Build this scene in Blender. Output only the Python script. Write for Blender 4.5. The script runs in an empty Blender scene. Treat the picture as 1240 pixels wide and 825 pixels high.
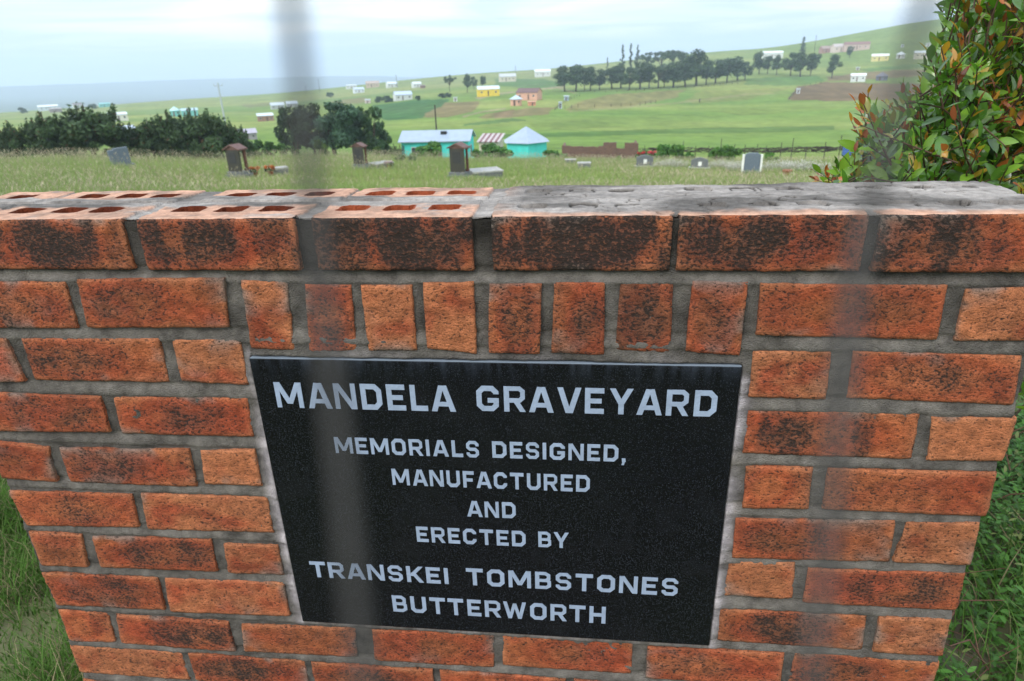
import bpy, math, random
import numpy as np
from mathutils import Vector, Matrix

# ------------------------------------------------------------------ camera, sky, sun, exposure
S = bpy.context.scene
COL = S.collection
RAD = math.radians
ZT = 1.30                                   # height of the wall top above the ground
FPX = 802.92                                # focal length in pixels of the 1240 px wide photograph
CR = np.array([0.99444806, 0.10120529, -0.02881906])
CU = np.array([-0.01355663, 0.39480561, 0.91866465])
CD = np.array([-0.10435165, 0.9131736, -0.39398568])
CP = np.array([0.9455965, -0.82216229, 0.18536187 + ZT])

cam_data = bpy.data.cameras.new('camera')
cam = bpy.data.objects.new('camera', cam_data)
COL.objects.link(cam)
cam.matrix_world = Matrix(((CR[0], CU[0], -CD[0], CP[0]), (CR[1], CU[1], -CD[1], CP[1]),
                           (CR[2], CU[2], -CD[2], CP[2]), (0, 0, 0, 1)))
cam_data.sensor_width = 36.0
cam_data.lens = FPX / 1240 * 36.0
cam_data.clip_start = 0.005
cam_data.clip_end = 40000
cam_data.dof.use_dof = True
cam_data.dof.focus_distance = 1.0
cam_data.dof.aperture_fstop = 8.6
S.camera = cam

SUN_DIR = Vector((-0.45, -0.62, 0.70)).normalized()     # towards the sun
sun_el = math.asin(SUN_DIR.z)
sun_rot = math.atan2(SUN_DIR.x, SUN_DIR.y)
sun_data = bpy.data.lights.new('sun', 'SUN')
sun_data.energy = 1.35
sun_data.angle = RAD(25)
sun_data.color = (1.0, 0.955, 0.89)
sun = bpy.data.objects.new('sun', sun_data)
COL.objects.link(sun)
sun.rotation_euler = SUN_DIR.to_track_quat('Z', 'Y').to_euler()

W_ = bpy.data.worlds.new('World')
S.world = W_
W_.use_nodes = True
nt = W_.node_tree
nt.nodes.clear()
def wn(t, **kw):
    n = nt.nodes.new(t)
    for k, v in kw.items():
        setattr(n, k, v)
    return n
def wl(a, b): nt.links.new(a, b)
out = wn('ShaderNodeOutputWorld')
bg = wn('ShaderNodeBackground')
bg.inputs['Strength'].default_value = 0.10
wl(bg.outputs[0], out.inputs[0])
sky = wn('ShaderNodeTexSky', sky_type='NISHITA', sun_disc=False, sun_elevation=sun_el, sun_rotation=sun_rot)
sky.air_density = 1.0; sky.dust_density = 2.0
tc = wn('ShaderNodeTexCoord')
sep = wn('ShaderNodeSeparateXYZ')
wl(tc.outputs['Generated'], sep.inputs[0])
zc = wn('ShaderNodeMath', operation='MAXIMUM'); zc.inputs[1].default_value = 0.0
wl(sep.outputs['Z'], zc.inputs[0])
za = wn('ShaderNodeMath', operation='ADD'); za.inputs[1].default_value = 0.055
wl(zc.outputs[0], za.inputs[0])
dx = wn('ShaderNodeMath', operation='DIVIDE'); wl(sep.outputs['X'], dx.inputs[0]); wl(za.outputs[0], dx.inputs[1])
dy = wn('ShaderNodeMath', operation='DIVIDE'); wl(sep.outputs['Y'], dy.inputs[0]); wl(za.outputs[0], dy.inputs[1])
cmb = wn('ShaderNodeCombineXYZ'); wl(dx.outputs[0], cmb.inputs[0]); wl(dy.outputs[0], cmb.inputs[1])
n1 = wn('ShaderNodeTexNoise'); n1.inputs['Scale'].default_value = 0.36; n1.inputs['Detail'].default_value = 5; n1.inputs['Roughness'].default_value = 0.52
n1.inputs['Distortion'].default_value = 0.6
wl(cmb.outputs[0], n1.inputs['Vector'])
ramp = wn('ShaderNodeValToRGB')
cr = ramp.color_ramp
cr.elements[0].position = 0.40; cr.elements[0].color = (5.2, 6.2, 7.5, 1)
cr.elements[1].position = 0.62; cr.elements[1].color = (9.2, 9.1, 8.9, 1)
e = cr.elements.new(0.52); e.color = (7.3, 7.9, 8.3, 1)
wl(n1.outputs['Fac'], ramp.inputs[0])
# overcast sky: about twice as bright overhead as at the horizon
zg = wn('ShaderNodeMath', operation='MULTIPLY_ADD'); zg.inputs[1].default_value = 0.9; zg.inputs[2].default_value = 1.0
wl(zc.outputs[0], zg.inputs[0])
vm = wn('ShaderNodeVectorMath', operation='SCALE')
wl(ramp.outputs[0], vm.inputs[0]); wl(zg.outputs[0], vm.inputs['Scale'])
mx = wn('ShaderNodeMix', data_type='RGBA'); mx.inputs[0].default_value = 0.90
wl(sky.outputs[0], mx.inputs[6]); wl(vm.outputs[0], mx.inputs[7])
wl(mx.outputs[2], bg.inputs['Color'])

S.view_settings.view_transform = 'Standard'
S.view_settings.look = 'None'
S.view_settings.gamma = 1.0
S.view_settings.use_curve_mapping = False
S.view_settings.exposure = 0.72
S.render.engine = 'CYCLES'
S.cycles.use_denoising = True
S.cycles.max_bounces = 6
S.cycles.diffuse_bounces = 3
S.cycles.glossy_bounces = 3
S.cycles.transmission_bounces = 2
S.cycles.volume_bounces = 2
S.cycles.sample_clamp_indirect = 6
S.cycles.use_adaptive_sampling = True

# ------------------------------------------------------------------ helpers
R = random.Random(7)
RN = np.random.default_rng(11)

def ray(px, py):
    return CD + CR * (px - 620) / FPX - CU * (py - 412.5) / FPX

def slope(px, py):
    r = ray(px, py); return r[2] / math.hypot(r[0], r[1])

def to_px(P):
    v = np.asarray(P, float) - CP
    c = v @ CD
    return 620 + FPX * (v @ CR) / c, 412.5 - FPX * (v @ CU) / c

def vnoise(P, seed=0):
    """smooth value noise in 0..1 for points (n,3)"""
    P = np.asarray(P, float)
    i = np.floor(P).astype(np.int64); f = P - i
    f = f * f * (3 - 2 * f)
    def h(a, b, c):
        n = (a * 374761393 + b * 668265263 + c * 2147483647 + seed * 974634777) & 0xFFFFFFFF
        n = ((n ^ (n >> 13)) * 1274126177) & 0xFFFFFFFF
        n = n ^ (n >> 16)
        return (n & 0xFFFF) / 65535.0
    r = 0
    for a in (0, 1):
        for b in (0, 1):
            for c in (0, 1):
                w = (f[:, 0] if a else 1 - f[:, 0]) * (f[:, 1] if b else 1 - f[:, 1]) * (f[:, 2] if c else 1 - f[:, 2])
                r = r + w * h(i[:, 0] + a, i[:, 1] + b, i[:, 2] + c)
    return r

def fbm(P, oct=4, seed=0):
    r = 0; a = 0.5; t = 0
    P = np.asarray(P, float)
    for k in range(oct):
        r = r + a * vnoise(P, seed + k); t += a
        P = P * 2.03 + 17.3; a *= 0.55
    return r / t

def sstep(a, b, x):
    t = np.clip((x - a) / (b - a), 0, 1)
    return t * t * (3 - 2 * t)

def mesh_np(name, V, F, cols=None, smooth=False, mats=(), midx=None):
    """mesh from numpy arrays: F is (n,k) with one k"""
    me = bpy.data.meshes.new(name)
    V = np.asarray(V, np.float32); F = np.asarray(F, np.int32)
    n, k = F.shape
    me.vertices.add(len(V)); me.vertices.foreach_set('co', V.ravel())
    me.loops.add(n * k); me.loops.foreach_set('vertex_index', F.ravel())
    me.polygons.add(n)
    me.polygons.foreach_set('loop_start', np.arange(0, n * k, k, dtype=np.int32))
    me.polygons.foreach_set('loop_total', np.full(n, k, np.int32))
    if smooth: me.polygons.foreach_set('use_smooth', np.ones(n, bool))
    for m in mats: me.materials.append(m)
    if midx is not None: me.polygons.foreach_set('material_index', np.asarray(midx, np.int32))
    me.update(calc_edges=True)
    if cols is not None:
        c4 = np.ones((len(V), 4), np.float32); c4[:, :3] = cols
        a = me.color_attributes.new('col', 'FLOAT_COLOR', 'POINT')
        a.data.foreach_set('color', c4.ravel())
    me.validate()
    return me

class MB:
    """collects boxes, tubes and polygons and links them as ONE mesh object"""
    def __init__(self): self.v = []; self.f = []; self.s = []; self.m = []
    def poly(self, pts, mat=0):
        b = len(self.v); self.v += [tuple(p) for p in pts]; self.f.append(tuple(range(b, b + len(pts)))); self.s.append(False); self.m.append(mat)
    def faces(self, pts, fs, smooth=False, mat=0):
        b = len(self.v); self.v += [tuple(p) for p in pts]
        for f in fs: self.f.append(tuple(b + i for i in f)); self.s.append(smooth); self.m.append(mat)
    def box(self, c, s, rz=0.0, mat=0, taper=1.0):
        cx, cy, cz = c; hx, hy, hz = s[0] / 2, s[1] / 2, s[2] / 2
        co, si = math.cos(rz), math.sin(rz)
        P = []
        for z, k in ((-hz, 1.0), (hz, taper)):
            for x, y in ((-hx, -hy), (hx, -hy), (hx, hy), (-hx, hy)):
                x *= k; y *= k
                P.append((cx + x * co - y * si, cy + x * si + y * co, cz + z))
        self.faces(P, [(3, 2, 1, 0), (4, 5, 6, 7), (0, 1, 5, 4), (1, 2, 6, 5), (2, 3, 7, 6), (3, 0, 4, 7)], mat=mat)
    def tube(self, pts, rads, n=8, cap=True, mat=0):
        pts = [Vector(p) for p in pts]
        if not isinstance(rads, (list, tuple)): rads = [rads] * len(pts)
        rings = []
        for i, p in enumerate(pts):
            d = (pts[min(i + 1, len(pts) - 1)] - pts[max(i - 1, 0)]).normalized()
            a = d.orthogonal().normalized() if i == 0 else (a - d * a.dot(d)).normalized()
            b = d.cross(a)
            rings.append([p + (a * math.cos(t) + b * math.sin(t)) * rads[i] for t in [2 * math.pi * k / n for k in range(n)]])
        P = [q for r in rings for q in r]
        fs = [(i * n + k, i * n + (k + 1) % n, (i + 1) * n + (k + 1) % n, (i + 1) * n + k) for i in range(len(pts) - 1) for k in range(n)]
        self.faces(P, fs, True, mat)
        if cap:
            self.faces(rings[0][::-1], [tuple(range(n))], mat=mat); self.faces(rings[-1], [tuple(range(n))], mat=mat)
    def build(self, name, mat, parent=None, bevel=0.0):
        me = bpy.data.meshes.new(name)
        me.from_pydata(self.v, [], self.f)
        for m in (mat if isinstance(mat, (list, tuple)) else [mat]): me.materials.append(m)
        me.polygons.foreach_set('use_smooth', self.s)
        me.polygons.foreach_set('material_index', self.m)
        me.update()
        o = bpy.data.objects.new(name, me); COL.objects.link(o)
        if parent: o.parent = parent
        if bevel:
            b = o.modifiers.new('bevel', 'BEVEL'); b.width = bevel; b.segments = 2; b.limit_method = 'ANGLE'
        return o

def link(name, me, parent=None):
    o = bpy.data.objects.new(name, me); COL.objects.link(o)
    if parent: o.parent = parent
    return o

def tag(o, label=None, cat=None, group=None, kind=None):
    if label: o['label'] = label
    if cat: o['category'] = cat
    if group: o['group'] = group
    if kind: o['kind'] = kind
    return o

def thing(name, label, cat, loc=(0, 0, 0), rz=0.0, group=None):
    o = bpy.data.objects.new(name, None); COL.objects.link(o)
    o.location = loc; o.rotation_euler = (0, 0, rz); o.empty_display_size = 0.2
    return tag(o, label, cat, group)

# ------------------------------------------------------------------ materials
MATS = {}
def mat(name, color=(0.5, 0.5, 0.5), rough=0.8, spec=0.3, var=0.0, vscale=5.0, bump=0.0, bscale=40.0, metal=0.0, attr=None, trans=0.0, coat=0.0):
    if name in MATS: return MATS[name]
    m = bpy.data.materials.new(name); m.use_nodes = True
    t = m.node_tree; b = t.nodes['Principled BSDF']
    b.inputs['Roughness'].default_value = rough
    b.inputs['Specular IOR Level'].default_value = spec
    b.inputs['Metallic'].default_value = metal
    b.inputs['Coat Weight'].default_value = coat
    b.inputs['Base Color'].default_value = (*color, 1)
    src = None
    if attr:
        a = t.nodes.new('ShaderNodeAttribute'); a.attribute_name = attr; src = a.outputs['Color']
    tcn = t.nodes.new('ShaderNodeTexCoord')
    if var > 0:
        n = t.nodes.new('ShaderNodeTexNoise'); n.inputs['Scale'].default_value = vscale; n.inputs['Detail'].default_value = 5
        t.links.new(tcn.outputs['Object'], n.inputs['Vector'])
        mr = t.nodes.new('ShaderNodeMapRange'); mr.inputs[1].default_value = 0.25; mr.inputs[2].default_value = 0.75
        mr.inputs[3].default_value = 1 - var; mr.inputs[4].default_value = 1 + var
        t.links.new(n.outputs['Fac'], mr.inputs[0])
        s = t.nodes.new('ShaderNodeVectorMath'); s.operation = 'SCALE'
        if src: t.links.new(src, s.inputs[0])
        else: s.inputs[0].default_value = color
        t.links.new(mr.outputs[0], s.inputs['Scale']); src = s.outputs[0]
    if src: t.links.new(src, b.inputs['Base Color'])
    if bump > 0:
        n = t.nodes.new('ShaderNodeTexNoise'); n.inputs['Scale'].default_value = bscale; n.inputs['Detail'].default_value = 4
        t.links.new(tcn.outputs['Object'], n.inputs['Vector'])
        bp = t.nodes.new('ShaderNodeBump'); bp.inputs['Strength'].default_value = bump; bp.inputs['Distance'].default_value = 0.02
        t.links.new(n.outputs['Fac'], bp.inputs['Height']); t.links.new(bp.outputs[0], b.inputs['Normal'])
    if trans > 0:
        tr = t.nodes.new('ShaderNodeBsdfTranslucent'); ms = t.nodes.new('ShaderNodeMixShader'); ms.inputs[0].default_value = trans
        if src: t.links.new(src, tr.inputs['Color'])
        else: tr.inputs['Color'].default_value = (*color, 1)
        t.links.new(b.outputs[0], ms.inputs[1]); t.links.new(tr.outputs[0], ms.inputs[2])
        t.links.new(ms.outputs[0], t.nodes['Material Output'].inputs['Surface'])
    MATS[name] = m
    return m

# ------------------------------------------------------------------ terrain
TX = np.array([-300., 0, 300, 620, 900, 1150, 1400])
def _az(px):
    d = ray(px, 130); return math.atan2(d[0], d[1])
TAZ = np.array([_az(x) for x in TX])
NEARZ = [(1.0, [0.0] * 7), (3, [0.0] * 7), (10, [-.25, -.35, -.5, -.6, -.6, -.55, -.5])]
NEARY = [  # photograph row at which the ground shows in each column, by distance
    (28, [212, 212, 216, 213, 213, 213, 213]), (40, [204, 204, 205, 203.5, 205, 205, 205]), (63, [196, 196, 195, 195, 197, 197, 197]),
    (90, [190, 190, 190.5, 197, 194.5, 194, 194]), (120, [182, 181, 181, 181, 182.5, 181, 181]), (165, [175, 172, 172, 164, 167, 166, 165]),
    (280, [162, 160, 150, 130, 133, 130, 128]), (400, [154, 152, 138, 110, 107, 104, 101]), (600, [147, 144.5, 127, 97, 80, 66, 52]),
    (900, [141, 138, 117, 88.5, 62, 21, -20])]
FARY = [(1300, [160, 155, 138, 115, 95, 60, 20]), (2500, [134, 132, 122, 118, 115, 110, 100]), (4200, [122, 119, 110, 108, 108, 108, 100]),
        (6000, [108, 106.5, 97, 96, 100, 100, 100]), (9000, [150] * 7)]
TD = []; TZ = []
for d_, zs_ in NEARZ: TD.append(d_); TZ.append(zs_)
for d_, ys_ in NEARY + FARY: TD.append(d_); TZ.append([CP[2] + d_ * slope(x_, y_) for x_, y_ in zip(TX, ys_)])
TD = np.array(TD, float); TZ = np.array(TZ)
TL = np.log(TD)

def _crom(x, y, t):
    """monotone-ish cubic through y(x) rows at t; y (n,m)"""
    i = np.clip(np.searchsorted(x, t) - 1, 0, len(x) - 2)
    h = x[i + 1] - x[i]; u = np.clip((t - x[i]) / h, 0, 1)
    d = np.diff(y, axis=0) / np.diff(x)[:, None]
    m = np.zeros_like(y)
    m[1:-1] = 0.5 * (d[1:] + d[:-1]); m[0] = d[0]; m[-1] = d[-1]
    return i, h, u, m

def hgt(X, Y):
    X = np.atleast_1d(np.asarray(X, float)); Y = np.atleast_1d(np.asarray(Y, float))
    dx = X - CP[0]; dy = Y - CP[1]
    d = np.maximum(np.hypot(dx, dy), 1.0); az = np.arctan2(dx, dy)
    az = np.clip(az, TAZ[0], TAZ[-1])
    L = np.log(np.clip(d, TD[0], TD[-1]))
    # interpolate columns by azimuth (smooth), then rows by log distance
    j = np.clip(np.searchsorted(TAZ, az) - 1, 0, len(TAZ) - 2)
    u = (az - TAZ[j]) / (TAZ[j + 1] - TAZ[j]); us = 0.35 * u + 0.65 * u * u * (3 - 2 * u)
    i, h, t, m = _crom(TL, TZ, L)
    def row(A, k): return A[k, j] * (1 - us) + A[k, j + 1] * us
    h00 = 2 * t**3 - 3 * t**2 + 1; h10 = t**3 - 2 * t**2 + t; h01 = -2 * t**3 + 3 * t**2; h11 = t**3 - t**2
    z = h00 * row(TZ, i) + h10 * h * row(m, i) + h01 * row(TZ, i + 1) + h11 * h * row(m, i + 1)
    P = np.stack([X, Y, np.zeros_like(X)], -1)
    amp = np.clip((d - 4) * 0.004, 0, 0.10) + np.clip((d - 200) * 0.0022, 0, 14)
    wl_ = np.clip(d / 12, 3.0, 420)
    q = np.select([d < 60, d < 700], [7.0, 55.0], 620.0)
    n = np.select([d < 60, d < 700], [fbm(P / 7.0, 3, 1), fbm(P / 55.0, 3, 2)], fbm(P / 620.0, 4, 3)) - 0.5
    fade = np.clip(np.minimum(np.abs(d - 60) / 25, np.abs(d - 700) / 160), 0, 1)
    fade = np.where(d > 1100, np.clip((d - 1800) / 1500, 0.1, 4), np.minimum(fade, 1))
    return z + n * amp * fade

def hit(px, py, dmin=5.0):
    """where the ray through a photograph pixel meets the terrain"""
    r = ray(px, py)
    s = np.geomspace(dmin, 8500, 6000)
    P = CP + s[:, None] * r / math.hypot(r[0], r[1])
    below = P[:, 2] <= hgt(P[:, 0], P[:, 1])
    k = int(np.argmax(below)) if below.any() else len(s) - 1
    return P[k], s[k]

def at(px, d):
    """ground point in the direction of column px at distance d"""
    r = ray(px, 150); k = d / math.hypot(r[0], r[1])
    x, y = CP[0] + r[0] * k, CP[1] + r[1] * k
    return np.array([x, y, float(hgt(x, y)[0])])

def ppm(P):
    """photograph pixels per metre across and up at a point"""
    P = np.asarray(P, float); v = P[:2] - CP[:2]; v = v / np.linalg.norm(v); r = np.array([v[1], -v[0], 0])
    x0, _ = to_px(P - .5 * r); x1, _ = to_px(P + .5 * r); _, y0 = to_px(P); _, y1 = to_px(P + [0, 0, 1.])
    return abs(x1 - x0), abs(y0 - y1)

def facing(P):
    """rotation about z that turns a thing's front (-y) to the camera"""
    return -math.atan2(P[0] - CP[0], P[1] - CP[1])

FIELDS = [  # outlines of plots on the hillside, their soil or crop colour
    ([(965, 105), (1000, 100), (1140, 101), (1140, 121), (1000, 122), (955, 121)], (.135, .082, .052), .9),
    ([(1000, 93), (1060, 87), (1140, 83), (1140, 91), (1060, 96), (1005, 99)], (.16, .10, .062), .8),
    ([(683, 134), (705, 122), (745, 114), (830, 109), (818, 119), (768, 129), (690, 134)], (.17, .135, .06), .75),
    ([(830, 122), (850, 110), (960, 106), (900, 122), (840, 126)], (.17, .15, .055), .45),
    ([(598, 137), (640, 131), (674, 130), (664, 138), (600, 144)], (.17, .115, .066), .75),
    ([(504, 142), (532, 124), (584, 123), (573, 135), (542, 142)], (.16, .105, .06), .75),
    ([(579, 143), (590, 138), (622, 132), (622, 140), (590, 144)], (.16, .11, .062), .7),
    ([(452, 128), (500, 122), (546, 120), (510, 143), (470, 146), (448, 140)], (.030, .095, .030), .85),
    ([(560, 150), (622, 143), (640, 146), (560, 153)], (.035, .10, .035), .6),
    ([(396, 124), (440, 118), (450, 120), (440, 124), (398, 127)], (.16, .12, .07), .7),
    ([(290, 128), (345, 122), (350, 126), (300, 131)], (.14, .10, .06), .5),
    ([(600, 163), (780, 157), (1010, 152), (1010, 158), (780, 163), (600, 168)], (.034, .095, .024), .55),
    ([(860, 134), (1000, 128), (1040, 131), (900, 140)], (.15, .18, .045), .5),
    ([(640, 150), (800, 138), (900, 140), (800, 152), (650, 158)], (.12, .17, .04), .5),
    ([(560, 141), (585, 134), (612, 131), (612, 132.6), (586, 136), (561, 143)], (.24, .19, .12), .8),
    ([(575, 118.5), (610, 112), (660, 106), (684, 105), (684, 106.6), (660, 107.8), (611, 114), (577, 120.5)], (.24, .20, .13), .8),
    ([(690, 134.5), (800, 126.5), (905, 113), (958, 112), (958, 113.4), (906, 115), (801, 128.2), (690, 136.4)], (.20, .17, .09), .6),
    ([(620, 104), (660, 101), (700, 113), (698, 114.5), (658, 103), (621, 106)], (.22, .18, .11), .6),
    ([(600, 96), (660, 96), (690, 104), (640, 108), (600, 103)], (.05, .12, .04), .7),
    ([(905, 95), (990, 92), (1000, 99), (960, 104), (900, 103)], (.045, .115, .035), .6),
    ([(1040, 84), (1130, 77), (1140, 81), (1050, 87)], (.04, .12, .03), .6),
]

def inpoly(x, y, poly):
    r = np.zeros(x.shape, bool); n = len(poly)
    for i in range(n):
        (x0, y0), (x1, y1) = poly[i], poly[(i + 1) % n]
        c = ((y0 > y) != (y1 > y))
        xi = (x1 - x0) * (y - y0) / (y1 - y0 + 1e-12) + x0
        r ^= c & (x < xi)
    return r

def build_ground():
    a0, a1 = _az(-140), _az(1380)
    azs = np.concatenate([np.linspace(a0, a1, 620), np.linspace(a1, a0 + 2 * math.pi, 50)[1:-1]])
    ds = np.concatenate([[0.02, .4, .8], np.geomspace(1.2, 60, 110), np.geomspace(62, 1300, 260), np.geomspace(1340, 9000, 80)])
    A, D = np.meshgrid(azs, ds)
    X = CP[0] + D * np.sin(A); Y = CP[1] + D * np.cos(A)
    x = X.ravel(); y = Y.ravel(); d = D.ravel()
    z = np.where(d < 1, 0.0, hgt(x, y))
    V = np.stack([x, y, z], -1)
    P = np.stack([x, y, 0 * x], -1)
    f1 = fbm(P / 40.0, 4, 5); f2 = fbm(P * np.array([1 / 260., 1 / 60., 1]), 4, 6); f3 = fbm(P / 400.0, 4, 8)
    g1 = np.array([.125, .195, .042]); g2 = np.array([.205, .235, .068]); g3 = np.array([.085, .155, .038])
    k = sstep(.35, .65, f2)[:, None]; c = g1 * (1 - k) + g2 * k
    k = (sstep(.52, .70, f1) * .5)[:, None]; c = c * (1 - k) + g3 * k
    # the hill slopes are drier and browner
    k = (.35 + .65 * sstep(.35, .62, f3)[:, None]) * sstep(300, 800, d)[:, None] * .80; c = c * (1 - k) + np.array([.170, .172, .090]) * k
    k = sstep(1200, 2600, d)[:, None] * .8; c = c * (1 - k) + np.array([.045, .058, .065]) * k  # farthest ground tinted dark blue, distance haze put into its colour
    with np.errstate(all='ignore'):
        px, py = to_px(V)
    vis = ((V - CP) @ CD) > 1
    jx = px + (fbm(P / 12.0, 2, 21) - .5) * 7; jy = py + (fbm(P / 12.0, 2, 22) - .5) * 2.2
    for poly, fc, a in FIELDS:
        mk = inpoly(jx, jy, poly) & vis & (d > 90)
        streak = .75 + .5 * vnoise(P * np.array([1 / 3., 1 / 14., 1]), 9)
        c = np.where(mk[:, None], c * (1 - a) + np.array(fc) * a * streak[:, None], c)
    c = c * (.78 + .44 * fbm(P / 8.0, 3, 24))[:, None] * (.86 + .28 * fbm(P * np.array([1 / 30., 1 / 5., 1]), 3, 25))[:, None]
    # soil under the grass near the wall
    near = 1 - sstep(4, 9, d)
    soil = (.10, .085, .062)
    k = (near * (.55 + .4 * sstep(.4, .6, fbm(P * 2.2, 3, 13))))[:, None]
    c = c * (1 - k) + np.array(soil) * k
    n, m = len(ds), len(azs)
    i, j = np.meshgrid(np.arange(n - 1), np.arange(m), indexing='ij')
    F = np.stack([i * m + j, i * m + (j + 1) % m, (i + 1) * m + (j + 1) % m, (i + 1) * m + j], -1).reshape(-1, 4)[:, ::-1]
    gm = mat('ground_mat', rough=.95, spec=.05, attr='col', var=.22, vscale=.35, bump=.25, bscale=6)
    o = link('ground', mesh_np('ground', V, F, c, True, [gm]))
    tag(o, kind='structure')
build_ground()

# ------------------------------------------------------------------ grass
def blades(B, H, Wd, lean, col0, col1, seg=2):
    """B (n,3) bases; returns verts, faces(quads), colours of tapering bent blades"""
    n = len(B)
    th = RN.uniform(0, 2 * np.pi, n); ln = RN.uniform(.2, 1, n) * lean
    side = np.stack([np.cos(th), np.sin(th), 0 * th], -1)
    ph = RN.uniform(0, 2 * np.pi, n); dr = np.stack([np.cos(ph), np.sin(ph), 0 * ph], -1)
    Vs = []; Cs = []
    for s in range(seg + 1):
        t = s / seg
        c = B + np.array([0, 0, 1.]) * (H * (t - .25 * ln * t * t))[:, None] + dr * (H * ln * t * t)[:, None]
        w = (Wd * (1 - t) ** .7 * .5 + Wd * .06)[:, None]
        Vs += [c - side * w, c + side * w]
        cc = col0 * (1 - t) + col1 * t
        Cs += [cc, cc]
    k = 2 * (seg + 1)
    V = np.stack(Vs, 1).reshape(-1, 3); C = np.stack(Cs, 1).reshape(-1, 3)
    b = np.arange(n)[:, None] * k
    F = np.concatenate([b + np.array([2 * s, 2 * s + 1, 2 * s + 3, 2 * s + 2]) for s in range(seg)], 0)
    return V, F, C

def field_grass():
    n = 260000
    u = RN.uniform(0, 1, n)
    d = np.exp(np.log(5.5) + u * (np.log(75) - np.log(5.5)))
    a = RN.uniform(_az(-60), _az(1300), n)
    x = CP[0] + d * np.sin(a); y = CP[1] + d * np.cos(a)
    P = np.stack([x, y, 0 * x], -1)
    clump = fbm(P / 1.6, 3, 31); patch = fbm(P / 7.0, 3, 32)
    left = 1 - sstep(-8, 6, x)                   # taller, seedier grass to the left and along the crest
    B = np.stack([x, y, hgt(x, y) - .02], -1)
    H = (.13 + .13 * sstep(.35, .7, clump) + .14 * left * sstep(20, 40, d) + .10 * sstep(38, 60, d)) * RN.uniform(.6, 1.25, n)
    w = np.clip(.0052 * (d / 8) ** .75, .004, .024)
    dry = np.clip(sstep(.42, .62, patch) * .55 + .25 * sstep(18, 40, d), 0, 1)
    r = RN.uniform(0, 1, n)
    isdry = (r < dry * .38)[:, None]
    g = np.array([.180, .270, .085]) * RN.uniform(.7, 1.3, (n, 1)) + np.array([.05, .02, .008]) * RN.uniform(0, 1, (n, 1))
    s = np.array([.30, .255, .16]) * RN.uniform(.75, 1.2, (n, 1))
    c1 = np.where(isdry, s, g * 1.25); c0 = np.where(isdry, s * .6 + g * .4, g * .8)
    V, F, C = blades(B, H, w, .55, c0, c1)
    # seed heads on thin stems
    m = 70000
    d = np.exp(np.log(9) + RN.uniform(0, 1, m) * (np.log(75) - np.log(9)))
    a = RN.uniform(_az(-60), _az(1300), m)
    x = CP[0] + d * np.sin(a); y = CP[1] + d * np.cos(a); P = np.stack([x, y, 0 * x], -1)
    keep = RN.uniform(0, 1, m) < .04 + .42 * sstep(.46, .62, fbm(P / 5.0, 3, 33)) + .40 * sstep(34, 60, d)
    x, y, d = x[keep], y[keep], d[keep]; m = len(x)
    B = np.stack([x, y, hgt(x, y)], -1)
    left = 1 - sstep(-9, 4, x)
    H = (.27 + .28 * left * sstep(16, 32, d) + .16 * sstep(32, 55, d)) * RN.uniform(.7, 1.25, m)
    wS = np.clip(.0027 * (d / 8) ** .7, .0025, .010)
    sc = np.array([.37, .345, .235]) * RN.uniform(.8, 1.2, (m, 1)) + np.array([.05, .0, .02]) * RN.uniform(0, 1, (m, 1))
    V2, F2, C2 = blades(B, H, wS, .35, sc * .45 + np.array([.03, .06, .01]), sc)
    top = V2.reshape(m, 6, 3)[:, 4]
    th = RN.uniform(0, np.pi, m); sd = np.stack([np.cos(th), np.sin(th), 0 * th], -1)
    hl = RN.uniform(.05, .12, m); ww = np.clip(.0048 * (d / 8) ** .6, .005, .016)
    off = np.stack([RN.normal(0, .03, m), RN.normal(0, .03, m), 0 * m + hl * .5], -1)
    q = np.stack([top - off, top - sd * ww[:, None], top + off, top + sd * ww[:, None]], 1).reshape(-1, 3)
    fq = np.arange(4 * m).reshape(m, 4)
    cq = np.repeat(sc * 1.05, 4, 0)
    V = np.concatenate([V, V2, q]); C = np.concatenate([C, C2, cq])
    F = np.concatenate([F, F2 + (len(V) - len(V2) - len(q)), fq + (len(V) - len(q))])
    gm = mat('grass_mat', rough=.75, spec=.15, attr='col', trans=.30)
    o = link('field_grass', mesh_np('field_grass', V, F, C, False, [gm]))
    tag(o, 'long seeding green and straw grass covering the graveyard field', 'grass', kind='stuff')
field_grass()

def near_grass():
    Vs = []; Fs = []; Cs = []; k = 0
    for (x0, x1, y0, y1, n, dens) in ((-2.3, .02, .02, 2.6, 90000, 0), (1.5, 3.4, .0, 2.8, 14000, 1), (-2.3, 3.4, 2.4, 7, 30000, 2)):
        x = RN.uniform(x0, x1, n); y = RN.uniform(y0, y1, n); P = np.stack([x, y, 0 * x], -1)
        keep = fbm(P * 2.6, 3, 41) + RN.uniform(-.16, .16, n) > (.24 if dens == 0 else .40)
        if dens == 0: keep &= ~((y < .36) & (x < -.62) & (RN.uniform(0, 1, n) < .6))
        x, y = x[keep], y[keep]; m = len(x); P = P[keep]
        B = np.stack([x, y, hgt(x, y) - .01], -1)
        H = (.05 + .13 * sstep(.4, .65, fbm(P * 1.5, 2, 42))) * RN.uniform(.5, 1.4, m)
        r = RN.uniform(0, 1, (m, 1))
        g = np.array([.075, .155, .028]) * RN.uniform(.55, 1.35, (m, 1))
        s = np.array([.25, .21, .12]) * RN.uniform(.7, 1.2, (m, 1))
        c = np.where(r < .16, s, g)
        V, F, C = blades(B, H, RN.uniform(.002, .0048, m), .9, c * .8, c * 1.2, 3)
        Vs.append(V); Fs.append(F + k); Cs.append(C); k += len(V)
    gm = mat('grass_mat')
    o = link('wall_foot_grass', mesh_np('wall_foot_grass', np.concatenate(Vs), np.concatenate(Fs), np.concatenate(Cs), False, [gm]))
    tag(o, 'short rough grass with bare soil patches around the foot of the brick wall', 'grass', kind='stuff')
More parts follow.
